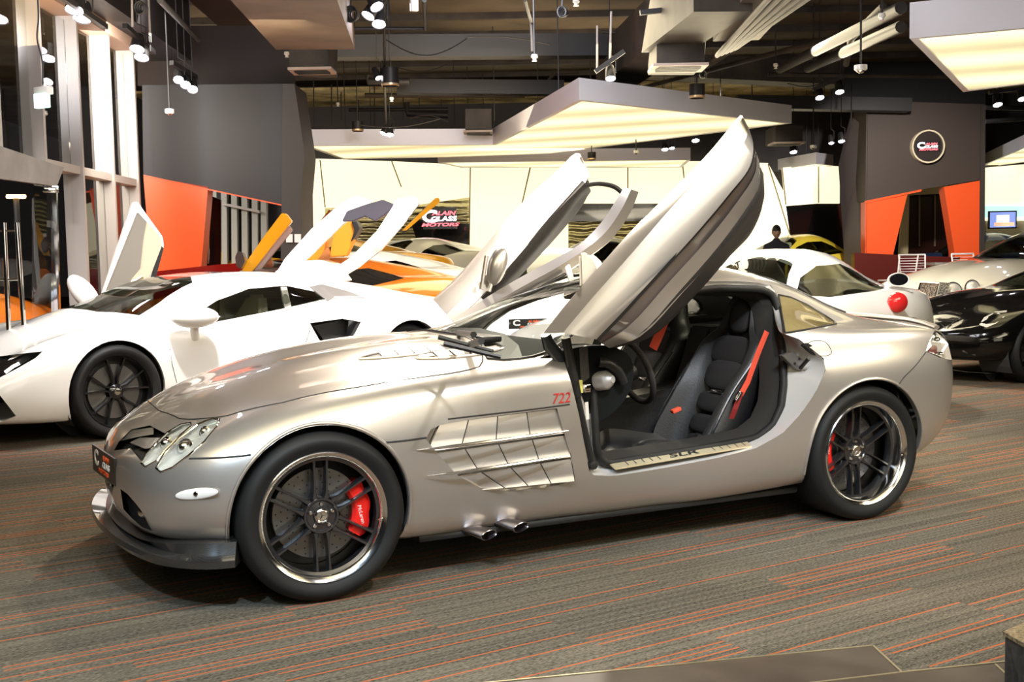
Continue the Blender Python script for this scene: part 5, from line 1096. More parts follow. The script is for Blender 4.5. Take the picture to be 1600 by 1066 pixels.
zt = .16; A = onZ(1567, 993, zt); B = onZ(1600, 1012, zt); u = (B-A).normalized(); A2 = A+Vector((1.2, .25, 0))
P = [A, A+u*1.0, A+u*1.0+Vector((1.1, .25, 0)), A+Vector((1.1, .25, 0))]
lpart(slab('plinth_top', P, (0, 0, .012), noisy(mat('plinth_carpet', (.2, .15, .08), 0, .9), 90, (.10, .075, .04), (.30, .22, .12), .3)), pb)
Q = [p+(sum(P, Vector())/4-p)*.012 for p in P]
lpart(slab('plinth_side', [Vector((q.x, q.y, .0)) for q in Q], (0, 0, zt-.001), noisy(mat('plinth_black', (.03, .03, .03), 0, .4), 40, (.018, .018, .018), (.05, .05, .05), .2)), pb)
# ================================================================ other cars
WEDGE = {  # mid-engined wedge supercar
    -1.12: (.24, (.30, .24), (.42, .26), (.50, .32), (.50, .38), (.44, .42), (.36, .44), (.26, .45), (.14, .46), .46),
    -1.0: (.20, (.60, .20), (.76, .22), (.82, .30), (.82, .40), (.76, .47), (.64, .49), (.46, .50), (.24, .51), .52),
    -.75: (.18, (.66, .18), (.86, .20), (.93, .30), (.95, .43), (.92, .56), (.82, .63), (.60, .62), (.30, .63), .64),
    -.45: (.17, (.68, .17), (.90, .18), (.97, .30), (.985, .46), (.96, .66), (.86, .76), (.62, .74), (.30, .76), .78),
    .0: (.16, (.68, .16), (.92, .17), (.985, .30), (1.0, .48), (.985, .72), (.88, .84), (.64, .85), (.32, .91), .935),
    .35: (.16, (.68, .16), (.88, .17), (.95, .30), (.965, .48), (.955, .70), (.88, .80), (.70, .88), (.38, .995), 1.03),
    .8: (.16, (.68, .16), (.86, .17), (.93, .28), (.94, .48), (.935, .70), (.88, .78), (.76, .96), (.46, 1.14), 1.165),
    1.25: (.16, (.68, .16), (.88, .17), (.95, .28), (.955, .48), (.95, .72), (.885, .84), (.70, 1.06), (.48, 1.20), 1.215),
    1.7: (.17, (.68, .17), (.91, .18), (.98, .30), (.985, .50), (.975, .76), (.90, .90), (.68, 1.07), (.46, 1.205), 1.222),
    2.15: (.17, (.68, .17), (.94, .19), (1.01, .32), (1.02, .54), (1.005, .80), (.92, .95), (.70, 1.02), (.42, 1.16), 1.185),
    2.9: (.18, (.68, .18), (.96, .20), (1.03, .34), (1.045, .56), (1.03, .80), (.93, .95), (.68, .97), (.40, 1.06), 1.08),
    3.4: (.22, (.66, .22), (.93, .25), (1.0, .38), (1.02, .58), (1.0, .78), (.90, .91), (.64, .93), (.36, .97), .98),
    3.8: (.32, (.60, .32), (.82, .34), (.90, .44), (.92, .60), (.90, .76), (.80, .86), (.56, .88), (.30, .90), .90),
    3.92: (.42, (.50, .42), (.70, .44), (.76, .50), (.78, .60), (.76, .70), (.68, .78), (.48, .80), (.24, .82), .82)}
def stations(T):
    return [[Vector((x, 0, s[0]))] + [Vector((x, y, z)) for y, z in s[1:9]] + [Vector((x, 0, s[9]))] for x, s in T.items()]
_W = {}
def template(kind):
    if kind not in _W:
        if kind == 'wedge': _W[kind] = body_loft(stations(WEDGE), 3, 3, (-1.14, 0, .36), (3.94, 0, .62))
        elif kind == 'coupe': _W[kind] = body_loft(SLR_ST(), 2, 3, (-.775, 0, .43), (3.52, 0, .65))
    return _W[kind]
SIDEG = {'wedge': [(.62, .84), (1.0, 1.0), (1.35, 1.085), (1.75, 1.10), (2.05, 1.03), (2.12, .985), (1.5, .90), (.8, .815)], 'coupe': [(1.28, .93), (1.55, 1.05), (1.85, 1.13), (2.25, 1.14), (2.55, 1.06), (2.78, .955), (2.3, .925), (1.6, .905)]}
WIND = {'wedge': [(.10, 0), (.14, .36), (.36, .64), (.92, .50), (1.02, .30), (1.05, 0), (1.02, -.30), (.92, -.50), (.36, -.64), (.14, -.36)], 'coupe': wind}
REAR = {'wedge': [(1.95, .26), (2.55, .32), (2.55, -.32), (1.95, -.26)], 'coupe': rearw}
WB = {'wedge': 2.85, 'coupe': 2.7}; WR = {'wedge': .355, 'coupe': .335}; WY = {'wedge': .995, 'coupe': .93}
rimblack = mat('rim_black', (.012, .012, .013), .3, .2, 1); rimsilver = mat('rim_silver', (.6, .6, .6), .9, .25)
def bg_wheel(par, loc, s, R, rim, hub='star5'):
    M = orient(loc, (0, s, 0), (1, 0, 0)); wo = lathe('wheel', [(R*.74, -.012), (R*.77, 0), (R*.77, -.03), (R*.74, -.18), (R*.70, -.18), (R*.72, -.04)], rim, par, 40, None, 30, True); wo.matrix_basis = M
    make_tyre(wo, R, R*.765, .25); lathe('wheel_barrel', [(R*.71, -.12), (0, -.12)], blackt, wo, 32)
    for k in range(5):
        for q in (-1, 1):
            rows = []
            for t in range(5):
                r = R*(.12+.60*t/4); y = q*R*(.045+.16*(max(0, t-1)/3)); hw = R*.032; z = -.05+.02*t/4
                rows.append([Vector((r, y-hw, z-.03)), Vector((r, y-hw*.6, z)), Vector((r, y+hw*.6, z)), Vector((r, y+hw, z-.03))])
            v, f = grid(rows, True); so = pyo('spoke', v, f, rim, wo, 30); so.rotation_euler = (0, 0, radians(90+72*k))
    lathe('hub', [(0, -.03), (R*.10, -.035), (R*.16, -.05), (R*.16, -.09), (0, -.09)], rim, wo, 24); lathe('centre_cap', [(0, -.024), (R*.07, -.027), (R*.08, -.036)], chrome, wo, 16)
    lathe('brake_disc', [(R*.2, -.09), (R*.58, -.09), (R*.58, -.115), (R*.2, -.115)], disc_m, wo, 32, None, 30, True)
    return wo
def bgcar(name, label, kind, pm, loc, rz, rim=rimblack, sc=(1, 1, 1), cuts=None, glassm=None, seats=None, wheels=(0, 1, 2, 3), winds=True, group=None, z0=0):
    o = empty(name, (loc[0], loc[1], z0), label, 'car', group, radians(rz)); o.scale = sc
    M = Matrix.Translation((loc[0], loc[1], z0)) @ Matrix.Rotation(radians(rz), 4, 'Z') @ Matrix.Diagonal((*sc, 1)); Mi = M.inverted()
    solid = template(kind); bv = bvh_of(solid); g = glassm or glass
    sh = shelled(solid, .025); wr, wy, wb = WR[kind], WY[kind], WB[kind]
    cc = [cyl((0, -.9, wr), (0, 1, 0), wr+.035, .8, 40), cyl((wb, -.9, wr), (0, 1, 0), wr+.035, .8, 40)]; cc += [mirrored(c) for c in cc]
    side = [meshof(*prismv([Vector((x, -1.2, z)) for x, z in SIDEG[kind]], [Vector((x, -.38, z)) for x, z in SIDEG[kind]]))]; side.append(mirrored(side[0]))
    tops = [vprism(WIND[kind], .70, 1.6), vprism(REAR[kind], .85, 1.6)] if winds else []
    extra = cuts(Mi, bv) if cuts else []
    body = boolean(sh, cc+side+tops+[c for c, _, _ in extra]); bo = link('body', body, pm, o, 30)
    th = shelled(solid, .006)
    for nm, cs in (('side_window', side), ('windscreen', tops[:1]), ('rear_window', tops[1:])):
        for c in cs: link(nm, boolean(th, [c.copy()], 'INTERSECT'), g, o, 30)
    for c, nm, m in extra:
        if nm: link(nm, boolean(shelled(solid, .03), [c.copy()], 'INTERSECT'), m, o, 30)
    for k, (x, s) in enumerate(((0, -1), (wb, -1), (0, 1), (wb, 1))):
        if k in wheels: bg_wheel(o, Vector((x, s*(wy-.01), wr)), s, wr, rim)
        b = bmesh.new(); addlathe(b, [(wr+.05, 0), (wr+.05, -.35), (0, -.35)], 32, orient(Vector((x, s*(wy-.05), wr)), (0, s, 0))); 
        for f_ in [f_ for f_ in b.faces if f_.calc_center_median().z < .10]: b.faces.remove(f_)
        bmo('wheel_arch_liner', b, seam, o)
    x0, x1 = (.5, 2.3) if kind == 'wedge' else (1.0, 2.5)
    box('cabin_floor', ((x0+x1)/2, 0, .30), (x1-x0, 1.5, .04), blackt, o); box('cabin_bulkhead', (x1, 0, .55), (.05, 1.4, .6), blackt, o)
    box('dashboard', (x0+.18, 0, .70 if kind == 'wedge' else .80), (.3, 1.4, .2), blackt, o, bev=.04)
    for s in (-1, 1):
        xs = x0+.85 if kind == 'wedge' else x0+1.05
        a = prism('seat_back', [Vector((xs+dx, s*.36-.24*w_, z)) for dx, z, w_ in ((0, .35, 1), (.15, .75, 1), (.24, 1.02, .5), (.32, 1.02, .5), (.27, .75, 1), (.14, .35, 1))], [Vector((xs+dx, s*.36+.24*w_, z)) for dx, z, w_ in ((0, .35, 1), (.15, .75, 1), (.24, 1.02, .5), (.32, 1.02, .5), (.27, .75, 1), (.14, .35, 1))], seats or leather, o, .03)
        box('seat_base', (xs-.22, s*.36, .38), (.5, .46, .12), seats or leather, o, bev=.03)
    tube('steering_wheel', [Vector((x0+.45+.06*sin(t*pi/8), -.36+.17*cos(t*pi/8), (.78 if kind == 'wedge' else .86)+.16*sin(t*pi/8))) for t in range(17)], .014, blackt, o, 6)
    return o, M, Mi, bv
def raydir(Mi, p): 
    a = Mi @ CP; b = Mi @ (CP+D(*p)); return a, (b-a).normalized()
def sdist(Mi, bv, p): 
    a, d = raydir(Mi, p); h = bv.ray_cast(a, d); return a, d, h
def skincut(pts, d0=.25, d1=.12):        # cutter following an outline seen on this car's near skin
    def f(Mi, bv):
        A, B = [], []; last = None; hs = []
        for p in pts:
            a, d, h = sdist(Mi, bv, p); hs.append((a, d, h[3]))
        good = [t for _, _, t in hs if t is not None]; av = sum(good)/len(good) if good else 8
        for a, d, t in hs:
            t = t if t is not None else av; A.append(a+d*(t-d0)); B.append(a+d*(t+d1))
        return meshof(*prismv(A, B))
    return f
def place_box(name, Mi, par, px, py, yl, s, m, bev=.01, R=None):
    return None
def lpt(Mi, px, py, yl):                 # sight line met with the car's own lengthwise plane y = yl
    a, d = raydir(Mi, (px, py)); return a+d*((yl-a.y)/d.y)
# ---- white wedge supercar, left
AV_S = [(268, 514), (300, 484), (345, 461), (400, 449), (450, 446), (482, 450), (505, 470), (440, 487), (345, 510), (290, 519)]
SIDEG['wedge_keep'] = SIDEG['wedge']
def av_cuts(Mi, bv):
    c1 = skincut([(-30, 575), (0, 557), (30, 553), (67, 549), (55, 560), (25, 577), (0, 590), (-30, 602)])(Mi, bv); c2 = skincut([(-40, 600), (0, 618), (25, 650), (0, 660), (-40, 664)])(Mi, bv)
    c3 = skincut([(484, 505), (535, 498), (564, 503), (552, 526), (535, 534), (512, 545), (498, 530)], .25, .22)(Mi, bv)
    return [(c1, None, None), (c2, None, None), (c3, None, None)]
av, AM, AMi, Abv = bgcar('white_supercar', 'low white wedge supercar on black wheels at the left, far door raised', 'wedge', white, (-.62, 4.72), 20.5, cuts=av_cuts, seats=mat('cream_leather', (.72, .66, .52), 0, .5))
def A_(px, py, yl): return lpt(AMi, px, py, yl)
def ahit(px, py, k=0.): a, d, h = sdist(AMi, Abv, (px, py)); return (h[0] if h[0] is not None else A_(px, py, -.95)) - d*k
tube('belt_line', [ahit(x, y) for x, y in ((265, 545), (269, 570), (274, 590), (278, 606))], .003, seam, av, 5)
tube('door_line', [ahit(x, y) for x, y in ((486, 505), (483, 520), (478, 535))], .003, seam, av, 5)
hb = slab('headlight', [ahit(x, y, -.06) for x, y in ((-30, 570), (0, 555), (66, 550), (25, 574), (0, 588), (-30, 598))], (.0, .02, 0), blackg, av)
tube('light_strip', [ahit(x, y, -.02) for x, y in ((8, 582), (20, 573), (30, 568))], .012, mat('led_white', (1, 1, 1), emit=(.9, .95, 1), es=1.2), hb, 6)
slab('side_intake', [ahit(x, y, -.10) for x, y in ((490, 510), (535, 500), (562, 504), (550, 526), (512, 540))], (0, .02, 0), blackt, av)
prism('intake_blade', [A_(x, y, -1.0) for x, y in ((545, 501), (564, 503), (555, 520), (540, 531))], [A_(x, y, -.97) for x, y in ((545, 501), (564, 503), (555, 520), (540, 531))], blackg, av)
slab('rear_pillar_vent', [ahit(x, y, .012) for x, y in ((484, 448), (503, 444), (545, 455), (572, 466), (520, 466), (512, 471))], (0, .02, 0), mat('grey_vent', (.14, .13, .12), 0, .5), av)
slab('window_pillar', [ahit(x, y, .01) for x, y in ((439, 448), (448, 448), (456, 482), (446, 485))], (0, .02, 0), mat('pillar_grey', (.35, .33, .30), .3, .4), av)
# mirrors
mb = bmesh.new(); bmesh.ops.create_uvsphere(mb, u_segments=20, v_segments=12, radius=1); mo = bmo('mirror_housing', mb, white, av, 60); mo.matrix_basis = orient(A_(305, 496, -1.05), (-.2, -1, 0), (1, 0, .0)) @ Matrix.Diagonal((.19, .085, .11, 1))
tube('mirror_arm', [A_(303, 500, -1.02), A_(305, 528, -.93)], .035, white, av, 10)
mb = bmesh.new(); bmesh.ops.create_uvsphere(mb, u_segments=20, v_segments=12, radius=1); mo = bmo('mirror_housing', mb, white, av, 60); mo.matrix_basis = orient(A_(131, 458, 1.0), (-.2, -1, 0), (.6, 0, -.8)) @ Matrix.Diagonal((.20, .10, .085, 1))
tube('mirror_arm', [A_(138, 470, .98), A_(142, 485, .85)], .06, white, av, 10)
# raised far door of the white car: white edge, grey inner card, cream trim and pull
fdr = slab('door', [A_(x, y, .98) for x, y in ((208, 316), (216, 315), (226, 330), (255, 370), (257, 385), (250, 412), (241, 440), (240, 470), (150, 470), (160, 462))], (0, .05, 0), white, av, .01)
slab('door_card', [A_(x, y, .95) for x, y in ((216, 332), (230, 347), (226, 372), (220, 420), (205, 438), (203, 455), (163, 465))], (0, .03, 0), mat('card_grey', (.20, .18, .15), 0, .6), fdr, .004)
slab('door_card_cream', [A_(x, y, .94) for x, y in ((230, 347), (252, 371), (253, 385), (238, 425), (230, 440), (205, 450), (205, 438), (220, 420), (225, 372))], (0, .04, 0), mat('card_cream', (.50, .43, .31), 0, .6), fdr, .006)
tube('door_pull', [A_(x, y, .92) for x, y in ((206, 446), (207, 440), (222, 432), (226, 438), (220, 445), (208, 450))], .014, cream, fdr, 6)
slab('door_edge_trim', [A_(x, y, .955) for x, y in ((252, 384), (256, 388), (246, 425), (240, 440), (236, 438))], (0, .03, 0), blackt, fdr)
# ---- silver-white strip helper: raised doors of cars in the middle distance
def bar(name, pts, d, r, m, par, sq=(1, .5)): return lpart(tube(name, [wp(x, y, d) for x, y in pts], r, m, None, 8, sq), par)
orange = paint('orange_paint', (.62, .15, .008), .15, .28); yellow = paint('yellow_paint', (.80, .36, .01), .1, .28); lime = paint('pale_yellow_paint', (.88, .68, .06), 0, .3)
tanl = mat('orange_leather', (.85, .33, .02), 0, .5)
black_p = mat('black_paint', (.003, .003, .003), 0, .10, .6, spec=.3); bluep = paint('blue_paint', (.02, .06, .22), .3, .3); beige = paint('champagne_paint', (.70, .58, .38), .4, .3); bronze = paint('bronze_paint', (.30, .17, .10), .5, .35)
def lw(px, py, d): q = wp(px, py, d); return (q.x, q.y)
def lwp(px, d, x, y, rz, sc=(1, 1, 1)):      # origin that brings the car's own point (x, y) onto a sight line at depth d
    q = wp(px, 420, d); a = radians(rz); x *= sc[0]; y *= sc[1]; return (q.x-cos(a)*x+sin(a)*y, q.y-sin(a)*x-cos(a)*y)
bgcar('orange_supercar', 'orange supercar parked right behind the white wedge supercar', 'wedge', orange, lwp(617, 13.5, 2.1, -.7, 20.5), 20.5, wheels=(0, 1), sc=(1, 1, 1.10), glassm=darkglass)
bgcar('white_supercar', 'white supercar with orange cabin trim beyond the orange one', 'wedge', white, lwp(652, 16.7, 2.1, -.7, 20.5), 20.5, wheels=(0, 1), seats=tanl, sc=(1, 1, 1.17))
PLZ = .35
_yo = Vector((*lwp(652, 19.1, 2.85, -1, 20.5), 0)); _ym = Matrix.Translation(_yo) @ Matrix.Rotation(radians(20.5), 4, 'Z')
tag(slab('display_platform', [_ym @ Vector(q) for q in ((-1.4, -1.15, 0), (6.6, -1.15, 0), (6.6, 3.6, 0), (-1.4, 3.6, 0))], (0, 0, PLZ), MATS['grey_plaster']), 'low pale display platform under the cars at the back left', 'platform')
yc = bgcar('yellow_supercar', 'yellow supercar on the low platform beneath the lit wall', 'wedge', yellow, lwp(652, 19.1, 2.85, -1, 20.5), 20.5, wheels=(0, 1), seats=tanl, z0=PLZ, sc=(1, 1, 1.10))[0]
bgcar('white_sports_car', 'white sports car at the back of the platform below the wall screen', 'wedge', white, lwp(672, 23.2, 1.7, 0, 20.5), 20.5, wheels=(0, 1), z0=PLZ, sc=(.9, 1, 1.12))
wd = empty('raised_white_door_car', lw(470, 430, 11.4)+(0,), 'white supercar front with scissor doors raised over bright orange seats', 'car')
# white scissor-door pair: two broad white frames joined by a dark roof arch, orange seats between
D1, D2 = 11.4, 10.95
def P1(name, pts, d, off, m): return lpart(slab(name, [wp(x, y, d) for x, y in pts], FH*off, m, None, .008), wd)
P1('door_frame', [(428, 432), (445, 404), (486, 358), (532, 318), (556, 305), (582, 314), (560, 332), (534, 352), (500, 385), (470, 414), (452, 432)], D1, .10, white)
P1('door_frame', [(500, 434), (548, 402), (588, 362), (614, 322), (618, 312), (648, 306), (655, 318), (628, 352), (596, 390), (560, 418), (530, 436)], D2, .12, white)
P1('roof_arch', [(538, 338), (542, 330), (570, 320), (598, 312), (618, 320), (604, 334), (586, 346), (570, 338), (552, 346), (534, 346)], D1-.2, .10, mat('arch_dark', (.05, .045, .06), 0, .4))
P1('roof_arch', [(618, 330), (632, 329), (640, 342), (618, 345)], D1+1.2, .1, blackt)
P1('seat', [(515, 402), (520, 370), (532, 346), (548, 345), (556, 358), (552, 375), (540, 400)], D1+.9, .25, tanl); P1('seat_shell', [(549, 345), (556, 345), (562, 356), (556, 368), (548, 378), (554, 360)], D1+.85, .3, blackt)
P1('seat', [(466, 408), (478, 390), (500, 368), (510, 372), (505, 400), (498, 408)], D1+1.0, .25, tanl); P1('cabin_side', [(494, 408), (512, 385), (516, 402), (508, 412)], D1+.8, .1, mat('tan_panel', (.55, .20, .06), 0, .5)); P1('door_seal', [(462, 408), (470, 396), (508, 362), (506, 370), (478, 392), (468, 408)], D1+.5, .05, dark)
P1('front_bodywork', [(425, 436), (430, 424), (470, 408), (500, 406), (520, 412), (540, 440), (425, 440)], D2+.3, .5, white)
P1('mirror_housing', [(578, 376), (584, 364), (594, 366), (600, 376), (594, 388), (580, 390)], D2-.1, .14, mat('mirror_pale', (.72, .66, .62), 0, .3))
bar('aerial', [(560, 402), (537, 438)], 10.6, .008, cream, wd)
# left: yellow door swung up with its dark mirror
yd = empty('yellow_sports_car', lw(400, 430, 13)+(0,), 'yellow sports car hidden behind the white one, its yellow door raised', 'car')
def P2(name, pts, d, off, m, par=yd): return lpart(slab(name, [wp(x, y, d) for x, y in pts], FH*off, m, None, .008), par)
P2('door', [(378, 424), (384, 410), (412, 370), (440, 333), (447, 334), (456, 346), (430, 378), (404, 412), (392, 426)], 12.8, .08, yellow); P2('door_inner', [(392, 424), (404, 412), (430, 378), (452, 353), (456, 360), (430, 392), (410, 418), (402, 428)], 12.9, .08, mat('door_mauve', (.45, .32, .28), .2, .4))
P2('mirror_housing', [(367, 402), (371, 393), (379, 396), (383, 408), (376, 421), (369, 416)], 12.6, .12, mat('dark_chrome_mirror', (.2, .18, .18), .9, .2)); P2('body_panel', [(398, 428), (412, 405), (420, 395), (424, 408), (428, 430)], 13.1, .1, mat('orange_brown', (.32, .10, .04), .2, .3)); P2('body', [(360, 436), (372, 426), (440, 424), (460, 436), (460, 480), (360, 480)], 13.3, .8, yellow)
# thin raised yellow door beyond and white nose
P2('raised_door', [(600, 372), (607, 372), (665, 328), (664, 322), (658, 322)], 16.8, .06, yellow, yc); P2('door_strut', [(615, 374), (622, 374), (662, 336), (658, 334)], 17.2, .05, dark, yc)
od = empty('orange_door_panel', lw(505, 340, 19)+(0,), 'raised orange car door far behind at the left of the lit wall', 'car door'); P2('door_panel', [(484, 372), (496, 350), (515, 327), (520, 336), (512, 345)], 19, .06, orange, od); tag(od, kind=None)
# ---- right hand cars
wc = bgcar('white_coupe', 'white luxury coupe behind the silver roof with dials visible through its window', 'coupe', white, (2.97, 1.93), 20, wheels=(1,), sc=(1.0, 1.0, 1.055), seats=cream)
bk, bM, bMi, bbv = bgcar('black_sports_car', 'glossy black long-nosed coupe at the right edge facing left', 'coupe', black_p, lwp(1466, 11.0, -.62, -.25, 3), 3, rim=rimblack, sc=(1, 1, .93))
bl_ = lathe('tail_lamp', [(0, .025), (.035, .022), (.065, .010), (.08, 0), (.083, -.03)], redglass, None, 28, orient((wc[1] @ sdist(wc[2], wc[3], (1398, 472))[2][0])-FH*.09, -FH*.9+RH*.1, RH)); bl_.parent = wc[0]; bl_.matrix_parent_inverse = wc[1].inverted()
mq = at(1404, 437, 9.4); mr = lathe('mirror_housing', [(0, -.05), (.07, -.04), (.095, 0), (.088, .012), (.078, .004), (0, .004)], white, None, 28, orient(mq, -FH, RH) @ Matrix.Diagonal((1, .62, 1, 1))); mr.parent = wc[0]; mr.matrix_parent_inverse = wc[1].inverted()
mg = lathe('mirror_glass', [(0, .008), (.078, .008)], blackg, None, 28, orient(mq, -FH, RH) @ Matrix.Diagonal((1, .62, 1, 1))); mg.parent = wc[0]; mg.matrix_parent_inverse = wc[1].inverted()
ma = tube('mirror_arm', [mq+FH*.03, at(1385, 448, 9.5)], .03, white, None, 8); ma.parent = wc[0]; ma.matrix_parent_inverse = wc[1].inverted()
def bh(px, py, k=0.): a, d, h = sdist(bMi, bbv, (px, py)); return (h[0] if h[0] is not None else lpt(bMi, px, py, -.6)) - d*k
slab('headlight', [bh(x, y, .006) for x, y in ((1532, 508), (1540, 496), (1556, 487), (1574, 485), (1570, 495), (1556, 506), (1542, 512))], (0, .02, 0), mat('lamp_cluster', (.75, .75, .72), .8, .3), bk, .003)
slab('grille_opening', [bh(x, y, .004) for x, y in ((1464, 478), (1482, 474), (1508, 482), (1500, 498), (1476, 512), (1465, 500))], (.01, .01, 0), mat('grille_grey', (.05, .05, .05), .3, .3), bk)
tube('grille_slat', [bh(x, y, .012) for x, y in ((1466, 488), (1484, 486), (1503, 490))], .008, chrome, bk, 6); tube('grille_slat', [bh(x, y, .012) for x, y in ((1466, 499), (1482, 499), (1497, 500))], .008, chrome, bk, 6)
slab('lower_mesh', [bh(x, y, .004) for x, y in ((1502, 520), (1526, 524), (1524, 556), (1504, 550))], (.01, .01, 0), mat('mesh_grey', (.10, .10, .10), .5, .4), bk)
tube('chrome_strip', [bh(x, y, .004) for x, y in ((1478, 576), (1510, 581), (1545, 583), (1580, 584))], .006, chrome, bk, 6)
bt, tM, tMi, tbv = bgcar('white_grand_tourer', 'white grand tourer with mesh grille and twin round lamps at the right', 'coupe', white, lwp(1436, 13.6, -.66, -.1, 6, (1.05, 1.05, 1.2)), 6, sc=(1.05, 1.05, 1.22), wheels=(0, 1))
def th_(px, py, k=0.): a, d, h = sdist(tMi, tbv, (px, py)); return (h[0] if h[0] is not None else lpt(tMi, px, py, -.5)) - d*k
meshm = noisy(mat('mesh_grille', (.3, .3, .3), .7, .35), 60, (.12, .12, .12), (.55, .53, .5), .3, lo=.45, hi=.55)
def lptx(Mi, px, py, xl): a, d = raydir(Mi, (px, py)); return a+d*((xl-a.x)/d.x)
gq = [lptx(tMi, *q, -.80) for q in ((1432, 468), (1439, 441), (1467, 443), (1459, 475), (1434, 475))]
go = slab('grille', gq, (.20, .0, 0), meshm, bt, .003); tube('grille_surround', gq+[gq[0]], .014, chrome, go, 6)
for (x, y, r_) in ((1489, 456, .085), (1519, 450, .070), (1481, 466, .04)):
    p = th_(x, y, .01); lathe('headlight_ring', [(r_*1.02, .01), (r_*1.16, .012), (r_*1.16, -.02)], MATS['grille_grey'], bt, 24, orient(p, (-.7, -.7, .25))); lathe('round_headlight', [(0, .035), (r_*.5, .03), (r_*.8, .012), (r_, 0), (r_*1.08, .006), (r_*1.1, -.03)], refl, bt, 24, orient(p, (-.7, -.7, .25)))
slab('bumper_mesh', [th_(x, y, .01) for x, y in ((1450, 482), (1476, 478), (1474, 500), (1456, 506))], (.02, .01, 0), meshm, bt)
bgcar('yellow_coupe', 'small yellow coupe far behind the raised near door', 'coupe', lime, lwp(1165, 22.6, 0, -.9, 0), 0, sc=(1, 1, 1.32), wheels=(0, 1))
bgcar('blue_convertible', 'blue car seen through the right portal legs', 'coupe', bluep, lwp(1420, 24.0, 0, -.9, -25), -25, wheels=(0, 1), sc=(1, 1, 1.28))
bgcar('champagne_car', 'champagne coloured car behind the white grand tourer at the right edge', 'coupe', beige, lwp(1562, 17.6, -.6, -.5, 5), 5, wheels=(0, 1), sc=(1, 1, 1.1))
bgcar('orange_sports_car', 'orange sports car at the right edge under the television', 'wedge', orange, lwp(1602, 24.2, -1, -.5, 12), 12, wheels=(0, 1), sc=(1, 1, 1.4))
bgcar('champagne_coupe', 'champagne coupe standing between the two raised silver doors', 'coupe', beige, lwp(880, 15.3, -.6, -.5, 20), 20, wheels=(0, 1), sc=(1, 1, 1.1))
bgcar('black_coupe', 'black coupe behind the champagne one between the raised doors', 'coupe', black_p, lwp(860, 20.5, 0, -.5, 20), 20, wheels=(0, 1), sc=(1, 1, 1.3))
bgcar('white_saloon', 'white car whose nose with a dealer plate shows through the silver windscreen', 'coupe', white, lwp(886, 9.3, -.7, 0, 66), 66, wheels=(0, 2), sc=(.80, .92, 1.1))
dp = dealer_plate('dealer_plate', orient(wp(826, 506, 8.6), -FH*1-RH*.1+Vector((0, 0, .1)), RH), .31, .075); tag(dp, 'dealer plate with white and red lettering seen through the silver windscreen', 'number plate')
bgcar('orange_coupe', 'orange car outside the entrance doors at the left edge', 'coupe', orange, lwp(80, 12.6, -.72, 0, 150), 150, wheels=(0, 1, 2, 3), sc=(1, 1, 1.15))
# white-framed table and wire chairs on the plinth
chairm = mat('white_wire', (.78, .74, .72), .3, .35)
def wire_chair(px, d, rz, z0, label, wscale=1):
    q = wp(px, 420, d); o = empty('wire_chair', (q.x, q.y, z0), label, 'chair', 'white wire chairs at the round table', rz)
    w_ = .22; 
    for s in (-1, 1): tube('back_post', [(s*w_, .22, .42), (s*w_*1.05, .26, .62), (s*w_*1.1, .30, .90)], .014, chairm, o, 6); tube('leg', [(s*w_, .22, .44), (s*w_, .24, 0)], .012, chairm, o, 6); tube('leg', [(s*w_, -.2, .44), (s*w_, -.22, 0)], .012, chairm, o, 6)
    for k in range(9): tube('back_wire', [(-w_*1.05, .24+.008*k, .50+.048*k), (w_*1.05, .24+.008*k, .50+.048*k)], .005, chairm, o, 5)
    tube('top_rail', [(-w_*1.1, .30, .90), (w_*1.1, .30, .90)], .014, chairm, o, 6); box('seat', (0, 0, .445), (.44, .44, .03), chairm, o, bev=.01)
    return o
TZ = .30
tag(slab('raised_platform', [hp3(6.3, 21.6, 0), hp3(9.6, 21.6, 0), hp3(9.6, 19.6, 0), hp3(6.3, 19.6, 0)], (0, 0, TZ), mat('platform_dark', (.06, .03, .028), 0, .4)), 'dark raised platform under the table and wire chairs', 'platform')
wire_chair(1399, 20.2, -YAW-1.2, TZ, 'leftmost white wire chair at the table, turned side on'); wire_chair(1434, 20.3, -YAW, TZ, 'white wire chair left of the table with its back to us'); wire_chair(1521, 20.5, -YAW+.3, TZ, 'white wire chair at the right end of the table')
q = wp(1490, 420, 20.6); tb_ = empty('white_table', (q.x, q.y, TZ), 'white pedestal table between the wire chairs', 'table', None, -YAW)
prism('table_top', [(-.46, -.35, .72), (.46, -.35, .72), (.46, .35, .72), (-.46, .35, .72)] and [Vector(p) for p in ((-.46, -.35, .70), (.46, -.35, .70), (.46, .35, .70), (-.46, .35, .70))], [Vector(p) for p in ((-.50, -.38, .75), (.50, -.38, .75), (.50, .38, .75), (-.50, .38, .75))], white, tb_)
prism('pedestal', [Vector(p) for p in ((-.14, -.1, 0), (.14, -.1, 0), (.14, .1, 0), (-.14, .1, 0))], [Vector(p) for p in ((-.10, -.08, .70), (.10, -.08, .70), (.10, .08, .70), (-.10, .08, .70))], white, tb_)
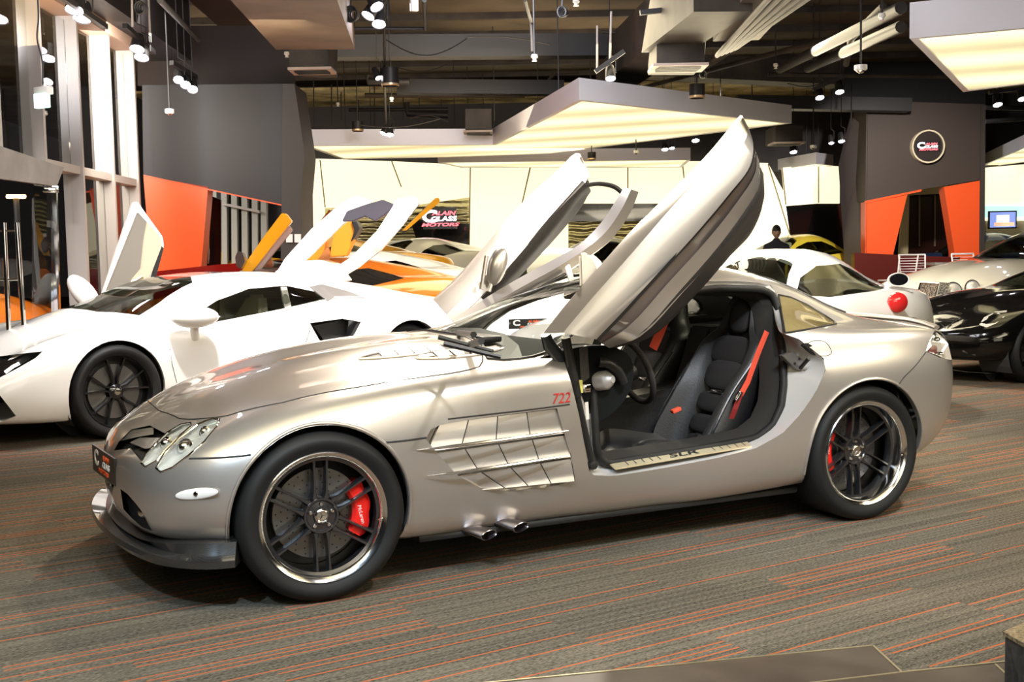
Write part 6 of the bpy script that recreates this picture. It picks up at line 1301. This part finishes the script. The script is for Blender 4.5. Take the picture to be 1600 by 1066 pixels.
# the man in the dark shirt, far off
def person(px, d):
    q = wp(px, 420, d); o = empty('person', (q.x, q.y, 0), 'person in a dark short-sleeved shirt standing far back near the yellow car', 'person', None, -YAW)
    me = bpy.data.meshes.new('figure'); V = [(0, 0, .92), (0, 0, 1.12), (0, 0, 1.36), (0, 0, 1.50), (0, -.01, 1.56), (-.19, 0, 1.40), (-.25, .02, 1.14), (-.20, -.14, .98), (.19, 0, 1.40), (.25, .02, 1.14), (.20, -.14, .98), (-.10, 0, .86), (-.11, 0, .48), (-.11, .02, .09), (-.12, -.13, .04), (.10, 0, .86), (.11, 0, .48), (.11, .02, .09), (.12, -.13, .04)]
    Ed = [(0, 1), (1, 2), (2, 3), (3, 4), (2, 5), (5, 6), (6, 7), (2, 8), (8, 9), (9, 10), (0, 11), (11, 12), (12, 13), (13, 14), (0, 15), (15, 16), (16, 17), (17, 18)]
    R = [.15, .15, .15, .06, .06, .075, .05, .035, .075, .05, .035, .10, .065, .045, .04, .10, .065, .045, .04]
    me.from_pydata(V, Ed, []); b = tempobj(me); b.modifiers.new('s', 'SKIN')
    for i, r in enumerate(R): me.skin_vertices[0].data[i].radius = (r, r*.75); me.skin_vertices[0].data[i].use_root = (i == 0)
    sb = b.modifiers.new('u', 'SUBSURF'); sb.levels = 2; r = evalmesh(b); bpy.data.objects.remove(b)
    link('body', r, mat('dark_clothes', (.035, .035, .05), 0, .8), o, 60)
    skin = mat('skin', (.55, .33, .24), 0, .6); h = bmesh.new(); bmesh.ops.create_uvsphere(h, u_segments=24, v_segments=18, radius=1)
    for v in h.verts:
        if v.co.z < 0: v.co.x *= 1-.25*(-v.co.z); v.co.y *= 1-.12*(-v.co.z)
    ho = bmo('head', h, skin, o, 60); ho.matrix_basis = Matrix.Translation((0, -.02, 1.655)) @ Matrix.Diagonal((.076, .095, .118, 1))
    h = bmesh.new(); bmesh.ops.create_uvsphere(h, u_segments=20, v_segments=14, radius=1)
    for f in [f for f in h.faces if f.calc_center_median().z < .05 and f.calc_center_median().y < .3]: h.faces.remove(f)
    hr = bmo('hair', h, blackt, o, 60); hr.matrix_basis = Matrix.Translation((0, -.012, 1.675)) @ Matrix.Diagonal((.081, .102, .115, 1))
    for s in (-1, 1):
        e = lathe('ear', [(0, .01), (.018, .006), (.024, 0), (.018, -.01)], skin, o, 12); e.matrix_basis = orient((s*.077, -.005, 1.65), (s, 0, 0))
        e = lathe('eye', [(0, .004), (.008, .002), (.011, 0)], blackt, o, 10); e.matrix_basis = orient((s*.028, -.108, 1.665), (0, -1, 0))
        for k in range(4): tube('finger', [(s*.20+(k-1.5)*.017, -.15, .95), (s*.20+(k-1.5)*.018, -.165, .915), (s*.20+(k-1.5)*.018, -.155, .88)], [.009, .009, .007], skin, o, 6)
        tube('thumb', [(s*.17, -.14, .96), (s*.155, -.165, .93)], .010, skin, o, 6); lathe('palm', [(0, .05), (.03, .04), (.038, 0), (.03, -.04), (0, -.05)], skin, o, 12, orient((s*.20, -.145, .965), (0, -.3, 1)))
    prism('nose', [Vector(p) for p in ((-.012, -.108, 1.64), (.012, -.108, 1.64), (0, -.128, 1.642))], [Vector(p) for p in ((-.006, -.110, 1.675), (.006, -.110, 1.675), (0, -.113, 1.675))], skin, o)
    tube('mouth', [(-.022, -.098, 1.61), (0, -.106, 1.608), (.022, -.098, 1.61)], .004, redglass, o, 6)
person(1213, 20.3)
